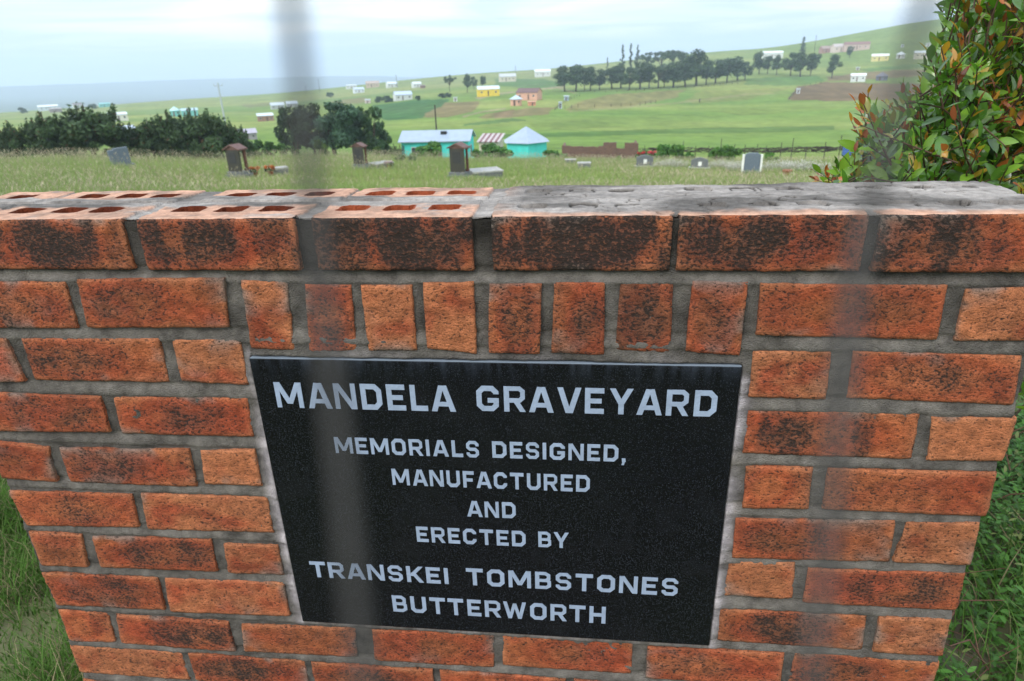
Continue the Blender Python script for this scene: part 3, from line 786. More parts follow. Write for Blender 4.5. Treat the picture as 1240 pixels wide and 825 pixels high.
def build_top(wall, off):
    """the open top of the wall: perforated bricks, half smothered in cement"""
    nx, ny = 760, 150
    X, Y = np.meshgrid(np.linspace(.001, WALL_W - .001, nx), np.linspace(.0016, WALL_D - .001, ny))
    x = X.ravel(); y = Y.ravel(); Q = np.stack([x, y, 0 * x], -1)
    wob = (fbm(Q * 60, 3, 71) - .5) * .010; wob2 = (fbm(Q * 60, 3, 72) - .5) * .010
    xw, yw = x + wob, y + wob2
    brick = np.zeros(len(x))
    for (a, b) in FRONT_TOP: brick = np.maximum(brick, ((xw > a - .001) & (xw < b + .001) & (yw < .099)))
    for (a, b) in BACK_TOP: brick = np.maximum(brick, ((xw > a) & (xw < b) & (yw > .114)))
    cem = fbm(Q * np.array([16, 22, 1]), 4, 73)
    # to the right of the third brick the top is skimmed with cement save for the front arris
    skim = sstep(.80, .86, x) * sstep(.006, .022, y - (fbm(Q * 26, 3, 74) - .35) * .045)
    skim = np.maximum(skim, sstep(.575, .60, x) * (1 - sstep(.81, .83, x)) * 0)
    mid = np.exp(-((y - .106) / .030) ** 2)
    cover = np.clip(np.maximum(skim, sstep(.34, .46, cem * .60 + mid * .40)), 0, 1)
    ispk = brick * (1 - cover)
    z = .0004 + (fbm(Q * 40, 3, 75) - .5) * .003 - .003 * (1 - brick) * (1 - skim) + skim * (fbm(Q * np.array([22, 45, 1]), 4, 76) - .5) * .0045
    z = z + cover * .0012
    z -= .0016 * np.exp(-(y - .0016) / .0016)
    # vertical joints run deep at the front face
    for (a, b), (c, d) in zip(FRONT_TOP[:-1], FRONT_TOP[1:]):
        y = np.where((x > b - .001) & (x < c + .001), np.maximum(y, .0105), y)
    inner = np.zeros(len(x)); crk = np.zeros(len(x))
    for cen, yc, lst in ((HOLES_F, .056, 0), (HOLES_B, .162, 1)):
        for hx in cen:
            sdx = np.abs(x - hx) / .0188; sdy = np.abs(y - yc) / .0148
            r = (sdx ** 5 + sdy ** 5) ** .2 + (fbm(Q * 90, 2, 77) - .5) * .12
            ins = r < 1
            deep = .045
            if hx > .82: deep = .0035 if vnoise(np.array([[hx * 40, yc * 30, 3.]]), 78)[0] > .45 else .0012
            if hx > .82 and abs(hx - .878) < .01 and lst == 0: deep = .009
            fill = deep
            z = np.where(ins, np.minimum(z, -fill + (fbm(Q * 50, 2, 79) - .5) * .004), z)
            if hx < .82: inner = np.maximum(inner, r < 1.14); cover = np.where(r < 1.14, 0, cover)
            else: crk = np.maximum(crk, ins & (r > .80) & (fbm(Q * 35, 2, 84) > .50))
    # little cracks in the cement
    ck = np.abs(fbm(Q * np.array([14, 30, 1]), 3, 80) - .5) < .007
    z = np.where(ck & (skim > .5), z - .002, z)
    pink = np.array([.56, .33, .235]); org = np.array([.27, .062, .026])
    cemc = np.array([.250, .228, .212]); 
    nb = fbm(Q * 45, 3, 81)[:, None]
    bc = pink * (.60 + .5 * nb)
    dirt = sstep(.42, .70, fbm(Q * 30, 3, 82))[:, None] * .65
    bc = bc * (1 - dirt) + np.array([.20, .15, .12]) * dirt
    bc = np.where(inner[:, None] > 0, org * (.8 + .4 * nb) * np.where((x > .59) & (x < .9), 0.85, .36)[:, None], bc)  # hole walls darkened in colour, the shade of their depth painted in
    st = fbm(Q * np.array([10, 60, 1]), 4, 83)[:, None]
    cc = cemc * (.50 + .62 * st) * (.62 + .80 * sstep(.32, .62, fbm(Q * np.array([9, 14, 1]), 4, 85)))[:, None]
    k = np.where(inner > 0, 0, np.clip(1 - ispk, 0, 1))[:, None]
    dk = ((ck & (skim > .5)) | (crk > 0))[:, None]
    cc = np.where(dk, cc * .32, cc)
    # pale arris along the front edge
    ar = (np.exp(-(y - .0016) / .008) * brick)[:, None] * (1 - skim[:, None] * .5)
    c = bc * (1 - k) + cc * k
    c = c * (1 - ar * .75) + pink * 1.05 * ar * .75
    V = np.stack([x, y, ZT + z], -1)
    i, j = np.meshgrid(np.arange(ny - 1), np.arange(nx - 1), indexing='ij')
    F = np.stack([i * nx + j, i * nx + j + 1, (i + 1) * nx + j + 1, (i + 1) * nx + j], -1).reshape(-1, 4)
    # skirts at the back and the ends
    def skirt(ids, V, F, c):
        n0 = len(V); lo = V[ids].copy(); lo[:, 2] = ZT - .075
        V = np.concatenate([V, lo]); c = np.concatenate([c, c[ids] * .8])
        a = np.arange(len(ids) - 1)
        F = np.concatenate([F, np.stack([ids[a], n0 + a, n0 + a + 1, ids[a + 1]], -1)])
        return V, F, c
    ids = np.arange((ny - 1) * nx, ny * nx)[::-1]; V, F, c = skirt(ids, V, F, c)
    V, F, c = skirt(np.arange(0, ny * nx, nx)[::-1], V, F, c); V, F, c = skirt(np.arange(nx - 1, ny * nx, nx), V, F, c)
    tm = mat('wall_top_mat', rough=.92, spec=.12, attr='col', var=.28, vscale=90, bump=.5, bscale=260)
    link('top_course_surface', mesh_np('top_course_surface', V - off, F, np.clip(c, .01, 1), False, [tm]), wall)

PLQ = (.4720, 1.1580, -.2010, -.7030)        # x0, x1, top, bottom of the plaque
build_wall()

# ------------------------------------------------------------------ the plaque and its lettering
T_ = .198
def letter_polys(ch):
    """block letter of height 1: (width, [polygons])"""
    t = T_; h = t / 2; P = []
    def rect(x0, y0, x1, y1): P.append([(x0, y0), (x1, y0), (x1, y1), (x0, y1)])
    def diag(x0, y0, x1, y1, w=t * 1.06): P.append([(x0 - w / 2, y0), (x0 + w / 2, y0), (x1 + w / 2, y1), (x1 - w / 2, y1)])
    def line(pts, closed=False, tk=t):
        pts = [np.array(p, float) for p in pts]; n = len(pts); hw = tk / 2
        Ls, Rs = [], []
        for i in range(n):
            d1 = d2 = None
            if closed or i > 0: d1 = pts[i] - pts[i - 1]; d1 /= np.linalg.norm(d1)
            if closed or i < n - 1: d2 = pts[(i + 1) % n] - pts[i]; d2 /= np.linalg.norm(d2)
            if d1 is None: d1 = d2
            if d2 is None: d2 = d1
            n1 = np.array([-d1[1], d1[0]]); n2 = np.array([-d2[1], d2[0]]); b = n1 + n2; b /= np.linalg.norm(b)
            s = hw / max(.35, b @ n1)
            Ls.append(pts[i] + b * s); Rs.append(pts[i] - b * s)
        for i in range(n if closed else n - 1):
            k = (i + 1) % n; P.append([Rs[i], Rs[k], Ls[k], Ls[i]])
    c = .15; w = .76
    if ch == 'A': w = .92; diag(t * .53, 0, w / 2 - .045, 1); diag(w - t * .53, 0, w / 2 + .045, 1); rect(.26, .20, w - .26, .37)
    elif ch == 'B':
        w = .76; rect(0, 0, t, 1)
        line([(h, h * .85), (w - h - c, h * .85), (w - h, h * .85 + c * .7), (w - h, .50 - c * .5), (w - h - c * .7, .51), (h, .51)], False, t * .85)
        line([(h, .51), (w - h - c * 1.0, .51), (w - h - .03, .51 + c * .6), (w - h - .03, 1 - h * .85 - c * .7), (w - h - c - .03, 1 - h * .85), (h, 1 - h * .85)], False, t * .85)
    elif ch == 'C': w = .78; line([(w - h, .34), (w - h, h + c), (w - h - c, h), (h + c, h), (h, h + c), (h, 1 - h - c), (h + c, 1 - h), (w - h - c, 1 - h), (w - h, 1 - h - c), (w - h, .68)])
    elif ch == 'D': w = .80; line([(h, h), (w - h - c * 1.1, h), (w - h, h + c * 1.1), (w - h, 1 - h - c * 1.1), (w - h - c * 1.1, 1 - h), (h, 1 - h)], True)
    elif ch == 'E': w = .70; rect(0, 0, t, 1); [rect(t, y0, x1, y1) for y0, x1, y1 in ((0, w, .195), (.41, w - .09, .59), (.805, w, 1))]
    elif ch == 'F': w = .66; rect(0, 0, t, 1); [rect(t, y0, x1, y1) for y0, x1, y1 in ((.38, w - .08, .56), (.805, w, 1))]
    elif ch == 'G': w = .84; line([(w - h, .68), (w - h, 1 - h - c), (w - h - c, 1 - h), (h + c, 1 - h), (h, 1 - h - c), (h, h + c), (h + c, h), (w - h - c, h), (w - h - .005, h + c * .9), (w - h - .005, .50)]); rect(w * .50, .34, w, .52)
    elif ch == 'H': w = .80; rect(0, 0, t, 1); rect(w - t, 0, w, 1); rect(t, .41, w - t, .60)
    elif ch == 'I': w = t; rect(0, 0, t, 1)
    elif ch == 'K': w = .84; rect(0, 0, t, 1); diag(w - t * .62, 1, t * 1.05, .40, t * 1.15); diag(w - t * .6, 0, t * 1.65, .60, t * 1.15)
    elif ch == 'L': w = .64; rect(0, 0, t, 1); rect(t, 0, w, .20)
    elif ch == 'M': w = 1.06; rect(0, 0, t * .92, 1); rect(w - t * .92, 0, w, 1); diag(t * .62, 1, w / 2, .16); diag(w - t * .62, 1, w / 2, .16)
    elif ch == 'N': w = .84; rect(0, 0, t * .92, 1); rect(w - t * .92, 0, w, 1); diag(t * .60, 1, w - t * .60, 0)
    elif ch == 'O': w = .82; line([(h, h + c), (h + c, h), (w - h - c, h), (w - h, h + c), (w - h, 1 - h - c), (w - h - c, 1 - h), (h + c, 1 - h), (h, 1 - h - c)], True)
    elif ch == 'R':
        w = .80; rect(0, 0, t, 1)
        line([(h, .45), (w - h - c * .8, .45), (w - h, .45 + c * .7), (w - h, 1 - h * .85 - c * .7), (w - h - c * .8, 1 - h * .85), (h, 1 - h * .85)], False, t * .85)
        diag(w - t * .48, 0, w * .56, .42, t * 1.08)
    elif ch == 'S':
        w = .74; g = h * .88
        line([(w - h, .70), (w - h, 1 - g - c * .8), (w - h - c * .8, 1 - g), (h + c * .8, 1 - g), (h, 1 - g - c * .8), (h, .50 + c * .8), (h + c * .8, .50), (w - h - c * .8, .50), (w - h, .50 - c * .8), (w - h, g + c * .8), (w - h - c * .8, g), (h + c * .8, g), (h, g + c * .8), (h, .29)], False, t * .88)
    elif ch == 'T': w = .80; rect(0, .80, w, 1); rect(w / 2 - h, 0, w / 2 + h, .80)
    elif ch == 'U': w = .80; line([(h, 1), (h, h + c), (h + c, h), (w - h - c, h), (w - h, h + c), (w - h, 1)])
    elif ch == 'V': w = .88; diag(t * .53, 1, w / 2 - .03, 0); diag(w - t * .53, 1, w / 2 + .03, 0)
    elif ch == 'W': w = 1.16; diag(t * .5, 1, w * .29, 0, t * .95); diag(w * .29, 0, w / 2, .92, t * .85); diag(w / 2, .92, w * .71, 0, t * .85); diag(w - t * .5, 1, w * .71, 0, t * .95)
    elif ch == 'Y': w = .86; diag(t * .55, 1, w / 2, .40); diag(w - t * .55, 1, w / 2, .40); rect(w / 2 - h, 0, w / 2 + h, .46)
    elif ch == ',': w = .2; diag(.10, .20, .12, .0, .2); diag(.06, -.20, .12, .02, .13)
    return w, P

WORDS = [  # word, x of its left edge, x of its right edge, top, bottom (below the wall top)
    ('MANDELA', .5020, .7685, -.2385, -.2800), ('GRAVEYARD', .7990, 1.1301, -.2375, -.2775),
    ('MEMORIALS', .5801, .7984, -.3283, -.3562), ('DESIGNED,', .8180, 1.0105, -.3277, -.3555),
    ('MANUFACTURED', .6625, .9605, -.3810, -.4100), ('AND', .7745, .8495, -.4345, -.4637),
    ('ERECTED', .6910, .8636, -.4876, -.5170), ('BY', .8832, .9300, -.4869, -.5163),
    ('TRANSKEI', .5045, .7362, -.5682, -.6008), ('TOMBSTONES', .7660, 1.1006, -.5662, -.6005),
    ('BUTTERWORTH', .6373, .9903, -.6318, -.6668)]

def build_plaque():
    x0, x1, z1, z0 = PLQ
    xc = (x0 + x1) / 2; yb = .024; yf = -.0032
    root = thing('memorial_plaque', 'polished black granite plaque lettered in pale blue, set into the front of the brick wall', 'plaque', (xc, yb, ZT + z0))
    mb = MB(); mb.box((0, (yf + yb) / 2 - yb, (z1 - z0) / 2), (x1 - x0, yb - yf, z1 - z0))
    m = bpy.data.materials.new('black_granite'); m.use_nodes = True
    t = m.node_tree; b = t.nodes['Principled BSDF']; L = t.links.new
    tcn = t.nodes.new('ShaderNodeTexCoord')
    v = t.nodes.new('ShaderNodeTexVoronoi'); v.inputs['Scale'].default_value = 330; L(tcn.outputs['Object'], v.inputs['Vector'])
    n = t.nodes.new('ShaderNodeTexNoise'); n.inputs['Scale'].default_value = 900; n.inputs['Detail'].default_value = 2; L(tcn.outputs['Object'], n.inputs['Vector'])
    mr = t.nodes.new('ShaderNodeMapRange'); mr.inputs[1].default_value = .60; mr.inputs[2].default_value = .72; L(n.outputs['Fac'], mr.inputs[0])
    # dust and water streaks running down from the top edge
    sx = t.nodes.new('ShaderNodeSeparateXYZ'); L(tcn.outputs['Object'], sx.inputs[0])
    mp = t.nodes.new('ShaderNodeMapping'); mp.inputs['Scale'].default_value = (70, 1, 9); L(tcn.outputs['Object'], mp.inputs[0])
    n2 = t.nodes.new('ShaderNodeTexNoise'); n2.inputs['Scale'].default_value = 1; n2.inputs['Detail'].default_value = 4; L(mp.outputs[0], n2.inputs['Vector'])
    g = t.nodes.new('ShaderNodeMapRange'); g.inputs[1].default_value = .455; g.inputs[2].default_value = .503; L(sx.outputs['Z'], g.inputs[0])
    gp = t.nodes.new('ShaderNodeMath'); gp.operation = 'POWER'; gp.inputs[1].default_value = 2.6; L(g.outputs[0], gp.inputs[0])
    s2 = t.nodes.new('ShaderNodeMapRange'); s2.inputs[1].default_value = .42; s2.inputs[2].default_value = .72; L(n2.outputs['Fac'], s2.inputs[0])
    st = t.nodes.new('ShaderNodeMath'); st.operation = 'MULTIPLY'; L(gp.outputs[0], st.inputs[0]); L(s2.outputs[0], st.inputs[1])
    n3 = t.nodes.new('ShaderNodeTexNoise'); n3.inputs['Scale'].default_value = 14; n3.inputs['Detail'].default_value = 5; L(tcn.outputs['Object'], n3.inputs['Vector'])
    d3 = t.nodes.new('ShaderNodeMapRange'); d3.inputs[1].default_value = .52; d3.inputs[2].default_value = .8; d3.inputs[4].default_value = .03; L(n3.outputs['Fac'], d3.inputs[0])
    c1 = t.nodes.new('ShaderNodeMix'); c1.data_type = 'RGBA'; L(mr.outputs[0], c1.inputs[0]); c1.inputs[6].default_value = (.0042, .0048, .006, 1); c1.inputs[7].default_value = (.045, .052, .070, 1)
    c2 = t.nodes.new('ShaderNodeMix'); c2.data_type = 'RGBA'; L(st.outputs[0], c2.inputs[0]); L(c1.outputs[2], c2.inputs[6]); c2.inputs[7].default_value = (.035, .043, .060, 1)
    c3 = t.nodes.new('ShaderNodeMix'); c3.data_type = 'RGBA'; L(d3.outputs[0], c3.inputs[0]); L(c2.outputs[2], c3.inputs[6]); c3.inputs[7].default_value = (.11, .11, .12, 1)
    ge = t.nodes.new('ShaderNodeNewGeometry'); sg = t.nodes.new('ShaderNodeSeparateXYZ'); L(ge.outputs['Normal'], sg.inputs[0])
    edge_sheen = t.nodes.new('ShaderNodeMapRange'); edge_sheen.inputs[1].default_value = .35; edge_sheen.inputs[2].default_value = .8; edge_sheen.inputs[4].default_value = .85; L(sg.outputs['Z'], edge_sheen.inputs[0])
    c4 = t.nodes.new('ShaderNodeMix'); c4.data_type = 'RGBA'; L(edge_sheen.outputs[0], c4.inputs[0]); L(c3.outputs[2], c4.inputs[6]); c4.inputs[7].default_value = (.20, .24, .29, 1)  # pale sky highlight painted on the slab's upward-facing edge
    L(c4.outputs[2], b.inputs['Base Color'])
    b.inputs['Roughness'].default_value = .20; b.inputs['Specular IOR Level'].default_value = .16
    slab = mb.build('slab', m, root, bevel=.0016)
    lm = mat('lettering_paint', (.262, .318, .430), rough=.45, spec=.4, var=.10, vscale=60, bump=.15, bscale=300)
    for w, a, bb, zt_, zb_ in WORDS:
        lb = MB()
        H = zt_ - zb_
        gl = [letter_polys(ch) for ch in w]
        gap = .195
        adv = []; x = 0
        for i, (lw, P) in enumerate(gl):
            if i:
                g = gap
                pr = w[i - 1] + w[i]
                if pr in ('AV', 'VE', 'YA', 'LA', 'RA', 'RY', 'AC', 'FA', 'TR', 'BY', 'AY', 'AN', 'KE', 'TT', 'RT', 'AR', 'RW', 'RK'): g = gap * .70
                x += g
            adv.append(x); x += lw
        sx_ = (bb - a) / x
        k = 0
        for (lw, P), ax in zip(gl, adv):
            for p in P:
                k += 1
                yy = yf - .0006 - .00006 * (k % 7)
                pts = [(a + (ax + q[0]) * sx_ - xc, zb_ + q[1] * H - z0) for q in p]
                ar = sum(pts[i][0] * pts[(i + 1) % 4][1] - pts[(i + 1) % 4][0] * pts[i][1] for i in range(4))
                if ar < 0: pts = pts[::-1]
                F = [(q[0], yy - yb, q[1]) for q in pts]; Bk = [(q[0], yf + .0004 - yb, q[1]) for q in pts]
                lb.faces(F + Bk, [(0, 1, 2, 3)] + [(i, i + 4, (i + 1) % 4 + 4, (i + 1) % 4) for i in range(4)])
        lb.build('lettering', lm, slab)
build_plaque()

# ------------------------------------------------------------------ trees and plants
bark_m = mat('bark', (.075, .058, .045), rough=.95, spec=.1, var=.3, vscale=12, bump=.4, bscale=30)
leaf_m = mat('leaf_mat', rough=.6, spec=.25, attr='col', trans=.22)

def leafcloud(centers, radii, n, size, col, var=.25, elong=1.6, up=0.0, flat=1.0):
    """leaf-sized quads filling clumps; col base colour, clumps vary between paler and deeper leaves"""
    centers = np.asarray(centers, float); radii = np.asarray(radii, float)
    vol = radii ** 2; vol /= vol.sum()
    ci = RN.choice(len(centers), n, p=vol)
    d = RN.normal(0, 1, (n, 3)); d /= np.linalg.norm(d, axis=1)[:, None]
    r = RN.uniform(.25, 1.0, n) ** .55
    P = centers[ci] + d * (r * radii[ci])[:, None] * np.array([1, 1, flat])
    nrm = d * .6 + RN.normal(0, .6, (n, 3)) + np.array([0, 0, .35]); nrm /= np.linalg.norm(nrm, axis=1)[:, None]
    a = np.cross(nrm, RN.normal(0, 1, (n, 3))); 
    a = a + np.array([0, 0, up]); a /= np.linalg.norm(a, axis=1)[:, None]
    b = np.cross(nrm, a); b /= np.linalg.norm(b, axis=1)[:, None] + 1e-9
    s = size * RN.uniform(.6, 1.4, n)[:, None]
    V = np.stack([P - a * s * elong, P - b * s, P + a * s * elong, P + b * s], 1).reshape(-1, 3)
    F = np.arange(4 * n).reshape(n, 4)
    cl = RN.uniform(1 - var, 1 + var, (len(centers), 1)) * np.array([1, 1, 1])
    c = np.array(col) * cl[ci] * RN.uniform(.75, 1.3, (n, 1))
    return V, F, np.repeat(np.clip(c, .004, 1), 4, 0)

def trunk_mesh(name, limbs, hscale):
    mb = MB()
    for pts, rr in limbs: mb.tube(pts, rr, 7)
    me = bpy.data.meshes.new(name); me.from_pydata(mb.v, [], mb.f); me.polygons.foreach_set('use_smooth', mb.s); me.materials.append(bark_m); me.update()
    return me

def tree_proto(kind, seed):
    """(trunk mesh, crown mesh), one metre tall"""
    rnd = random.Random(seed)
    limbs = []; cen = []; rad = []
    if kind == 'round':                          # clear stem, rounded uneven crown
        lean = rnd.uniform(-.05, .05)
        top = (lean, rnd.uniform(-.03, .03), .55)
        limbs.append(([(0, 0, -.05), (lean * .5, 0, .25), top], [.022, .017, .011]))
        for k in range(rnd.randint(14, 18)):
            a = rnd.uniform(0, 6.28); rr = rnd.uniform(.04, .25); z = rnd.uniform(.34, .88) - rr * .25
            c = (lean + math.cos(a) * rr, math.sin(a) * rr, z); cen.append(c); rad.append(rnd.uniform(.07, .15))
            limbs.append(([(lean * .6, 0, rnd.uniform(.25, .5)), ((lean + c[0]) / 2, c[1] / 2, z - .12), c], [.010, .007, .003]))
        cen.append((lean, 0, .88)); rad.append(.12)
        V, F, C = leafcloud(cen, rad, 2200, .016, (.050, .086, .038), .36)
    elif kind == 'spread':                        # flat topped
        limbs.append(([(0, 0, -.05), (.02, 0, .3), (0, .01, .6)], [.02, .016, .010]))
        for k in range(14):
            a = rnd.uniform(0, 6.28); rr = rnd.uniform(.05, .42); z = rnd.uniform(.66, .92) - rr * .2
            c = (math.cos(a) * rr, math.sin(a) * rr, z); cen.append(c); rad.append(rnd.uniform(.07, .13))
            limbs.append(([(0, 0, rnd.uniform(.3, .58)), (c[0] * .5, c[1] * .5, z - .10), c], [.009, .006, .003]))
        V, F, C = leafcloud(cen, rad, 1600, .016, (.048, .084, .040), .3, flat=.7)
    elif kind == 'slim':                          # tall, gappy and narrow
        limbs.append(([(0, 0, -.05), (.01, 0, .5), (0, 0, .97)], [.016, .011, .003]))
        for k in range(30):
            z = .16 + .80 * k / 30 + rnd.uniform(-.02, .02); rr = .085 * min(1, 1.6 * (1.02 - z)) * rnd.uniform(.3, 1.2); a = rnd.uniform(0, 6.28)
            c = (math.cos(a) * rr, math.sin(a) * rr, z); cen.append(c); rad.append(rnd.uniform(.022, .042) * (1.35 - .75 * z))
            limbs.append(([(0, 0, z - .06), c], [.005, .002]))
        V, F, C = leafcloud(cen, rad, 1500, .0125, (.048, .078, .044), .3)
    elif kind == 'cone':                          # dark dense evergreen bush, feathered leaders, leafy to the ground
        limbs.append(([(0, 0, -.05), (0, 0, .4), (.02, 0, .9)], [.03, .02, .005]))
        for k in range(26):
            a = rnd.uniform(0, 6.28); z = rnd.uniform(.06, .66); rr = (.44 - .36 * z) * rnd.uniform(.35, 1.05)
            cen.append((math.cos(a) * rr, math.sin(a) * rr, z)); rad.append(rnd.uniform(.085, .15))
        for k in range(15):                       # leaders
            a = rnd.uniform(0, 6.28); rr = rnd.uniform(0, .34); z0 = rnd.uniform(.52, .80) - rr * .35
            for q in range(5): cen.append((math.cos(a) * rr + .012 * q, math.sin(a) * rr, z0 - .06 + q * .058)); rad.append(.060 - q * .0115)
        V, F, C = leafcloud(cen, rad, 7000, .0125, (.048, .084, .033), .38, 2.2, up=.9)
        t = RN.uniform(0, 1, len(C) // 4) < .035; C[np.repeat(t, 4)] = np.array([.10, .055, .028])
    elif kind == 'wattle':                        # forked stems, billowing upper crown
        for k in range(3):
            x = rnd.uniform(-.12, .12); limbs.append(([(x, 0, -.05), (x * 1.4, rnd.uniform(-.06, .06), .3), (x * 2, rnd.uniform(-.1, .1), .7)], [.02, .015, .006]))
        for k in range(24):
            a = rnd.uniform(0, 6.28); rr = rnd.uniform(.03, .32); z = rnd.uniform(.26, .86) - rr * .2
            cen.append((math.cos(a) * rr, math.sin(a) * rr, z)); rad.append(rnd.uniform(.075, .14))
        for k in range(5):
            a = rnd.uniform(0, 6.28); cen.append((math.cos(a) * .15, math.sin(a) * .15, rnd.uniform(.78, .90))); rad.append(.075)
        V, F, C = leafcloud(cen, rad, 6500, .0125, (.050, .090, .038), .35, 1.9)
    elif kind == 'shrub':                         # round leafy bush
        for k in range(4): limbs.append(([(0, 0, -.05), (rnd.uniform(-.2, .2), rnd.uniform(-.2, .2), .6)], [.03, .01]))
        for k in range(22):
            a = rnd.uniform(0, 6.28); z = rnd.uniform(.12, .88); rr = .5 * math.sqrt(max(.05, 1 - (z - .35) ** 2 * 2.4)) * rnd.uniform(.2, .95)
            cen.append((math.cos(a) * rr, math.sin(a) * rr, z)); rad.append(rnd.uniform(.10, .18))
        V, F, C = leafcloud(cen, rad, 1500, .036, (.055, .125, .025), .3, 1.8)
    me_c = mesh_np('crown', V, F, C, False, [leaf_m])
    n = len(me_c.vertices); buf = np.empty(n * 3, np.float32); me_c.vertices.foreach_get('co', buf); zt_ = np.quantile(buf[2::3], .996)
    me_c.vertices.foreach_set('co', buf / zt_); me_c.update()
    return trunk_mesh('trunk', [([tuple(np.array(q) / zt_) for q in p_], [v / zt_ for v in r_]) for p_, r_ in limbs], 1), me_c

PROTO = {}
def tree(kind, P, h, label, cat='tree', group=None, name='tree', seed=None, wide=1.0, tint=None):
    key = (kind, (seed if seed is not None else R.randint(0, 3)), tint)
    if key not in PROTO:
        t, c = tree_proto(kind, hash((kind, key[1])) % 9973 if False else sum(map(ord, kind)) * 7 + key[1])
        if tint:
            a = c.color_attributes['col']; n = len(c.vertices); buf = np.empty(n * 4, np.float32); a.data.foreach_get('color', buf)
            buf = buf.reshape(n, 4); buf[:, :3] *= np.array(tint); a.data.foreach_set('color', buf.ravel())
        PROTO[key] = (t, c)
    t, c = PROTO[key]
    o = thing(name, label, cat, tuple(P), R.uniform(0, 6.28), group)
    o.scale = (h * wide, h * wide, h)
    link('trunk', t, o); link('crown', c, o)
    return o

ORD = ['first', 'second', 'third', 'fourth', 'fifth', 'sixth', 'seventh', 'eighth', 'ninth', 'tenth', 'eleventh', 'twelfth', 'thirteenth', 'fourteenth', 'fifteenth',
       'sixteenth', 'seventeenth', 'eighteenth', 'nineteenth', 'twentieth', 'twenty-first', 'twenty-second', 'twenty-third', 'twenty-fourth', 'twenty-fifth', 'twenty-sixth', 'twenty-seventh', 'twenty-eighth']

def top_h(x, yt, P):
    """height of a thing standing at P whose top shows at row yt"""
    return max(.3, CP[2] + math.hypot(P[0] - CP[0], P[1] - CP[1]) * slope(x, yt) - P[2])

# dark evergreen bushes along the left side of the field  (x, top y, distance, width factor)
BUSH = [(-22, 168, 64, 1.3), (10, 150, 63, .75), (52, 140, 62, .95), (104, 130, 62, 1.05), (148, 152, 63, 1.1), (178, 148, 64, .9), (205, 138, 63, .85), (238, 136, 64, 1.0), (262, 144, 66, .85), (284, 156, 69, .8)]
BL = ['half out of the frame at the left edge', 'slender and pale topped, beside the left edge of the photo', 'broad, reddish tipped, left of the tallest one',
      'tallest and broadest, rising behind the grey leaning slab', 'low, just right of the grey leaning slab', 'low and dark, between the grey slab and the twin pointed ones',
      'with a pointed top, fourth from the tall pole leftwards', 'with a broad ragged top, left of the tall pole', 'narrow, directly below the tall power pole', 'last and smallest, behind the roofed granite headstone']
for i, (x, yt, d, wf) in enumerate(BUSH):
    P = at(x, d)
    tree('cone', P, top_h(x, yt, P), 'dark evergreen bush, ' + BL[i], 'bush', 'dark evergreen bushes at the left field edge', 'evergreen_bush', i % 5, wf * 1.38)
# low green hedge between the bushes and the clump
HED = [(292, 172, 74), (306, 170, 75), (322, 172, 76), (337, 174, 76)]
for i, (x, yt, d) in enumerate(HED):
    P = at(x, d)
    tree('shrub', P, top_h(x, yt, P), 'low hedge bush, ' + ['leftmost', 'second from the left', 'third from the left', 'rightmost'][i] + ' of four between evergreens and tree clump', 'bush', 'low hedge bushes', 'hedge_bush', i % 3, .9, (1.0, 1.0, 1.0))
# tree clump behind the roofed headstones
CLU = [(354, 130, 80, .85, (.75, .8, .9), 'dark sparse tree at the left end of the clump, seen against the green slope'),
       (376, 127, 84, .95, (.6, .68, .75), 'dark tree second from the left in the clump behind the small roofed headstone'),
       (408, 124, 80, 1.05, (1.15, 1.3, 1.75), 'bluish grey-green tree in the middle of the clump'),
       (425, 132, 85, .85, (1.0, 1.1, 1.0), 'green tree just right of the bluish one in the clump'),
       (446, 130, 81, .75, (.85, 1.0, .85), 'narrow dark green tree at the right end of the clump'),
       (460, 148, 84, .7, (.75, .9, .75), 'short dark tree leaning out right of the clump')]
for i, (x, yt, d, wf, tint, lab) in enumerate(CLU):
    P = at(x, d)
    tree('wattle', P, top_h(x, yt, P), lab, 'tree', None, 'bushy_tree', i % 3, wf * 1.15, tint)
for x, yt, d, lab in ((384, 170, 75, 'small yellow-green shrub at the foot of the tree clump'), (352, 178, 75, 'small pale shrub under the left trees of the clump'), (452, 178, 70, 'shrub with yellowish leaves right behind the small roofed headstone')):
    P = at(x, d)
    tree('shrub', P, top_h(x, yt, P), lab, 'bush', None, 'shrub', 1, .9, (1.3, 1.05, .6))

# the row of trees along the hill: (x, top y, foot y, kind, width)
ROW = [(684, 80, 111, 'round', 1.0), (697, 79, 111, 'round', .9), (708, 82, 109, 'round', .7), (715, 81, 110, 'round', .8), (726, 84, 109, 'round', .9), (741, 83, 108, 'round', 1.1),
       (752, 78, 107, 'round', .9), (762, 82, 109, 'round', 1.0), (775, 75, 108, 'round', 1.15), (786, 80, 107, 'round', .9), (797, 80, 107, 'spread', .9), (804, 83, 106, 'round', .9),
       (815, 75, 106, 'round', 1.1), (830, 76, 105, 'round', 1.0), (843, 61, 104, 'round', .85), (855, 73, 103, 'round', 1.0), (866, 73, 101, 'round', 1.1), (880, 71, 100, 'round', 1.0),
       (893, 69, 98, 'round', 1.1), (902, 75, 97, 'round', .8)]
for i, (x, yt, yb, kd, wf) in enumerate(ROW):
    P, d = hit(x, yb, 200)
    tree(kd, P, top_h(x, yt, P), ORD[i] + ' tree from the left in the dark row along the foot of the hill', 'tree', 'row of trees along the hill', 'hill_tree', i % 4, wf * R.uniform(1.4, 2.1))
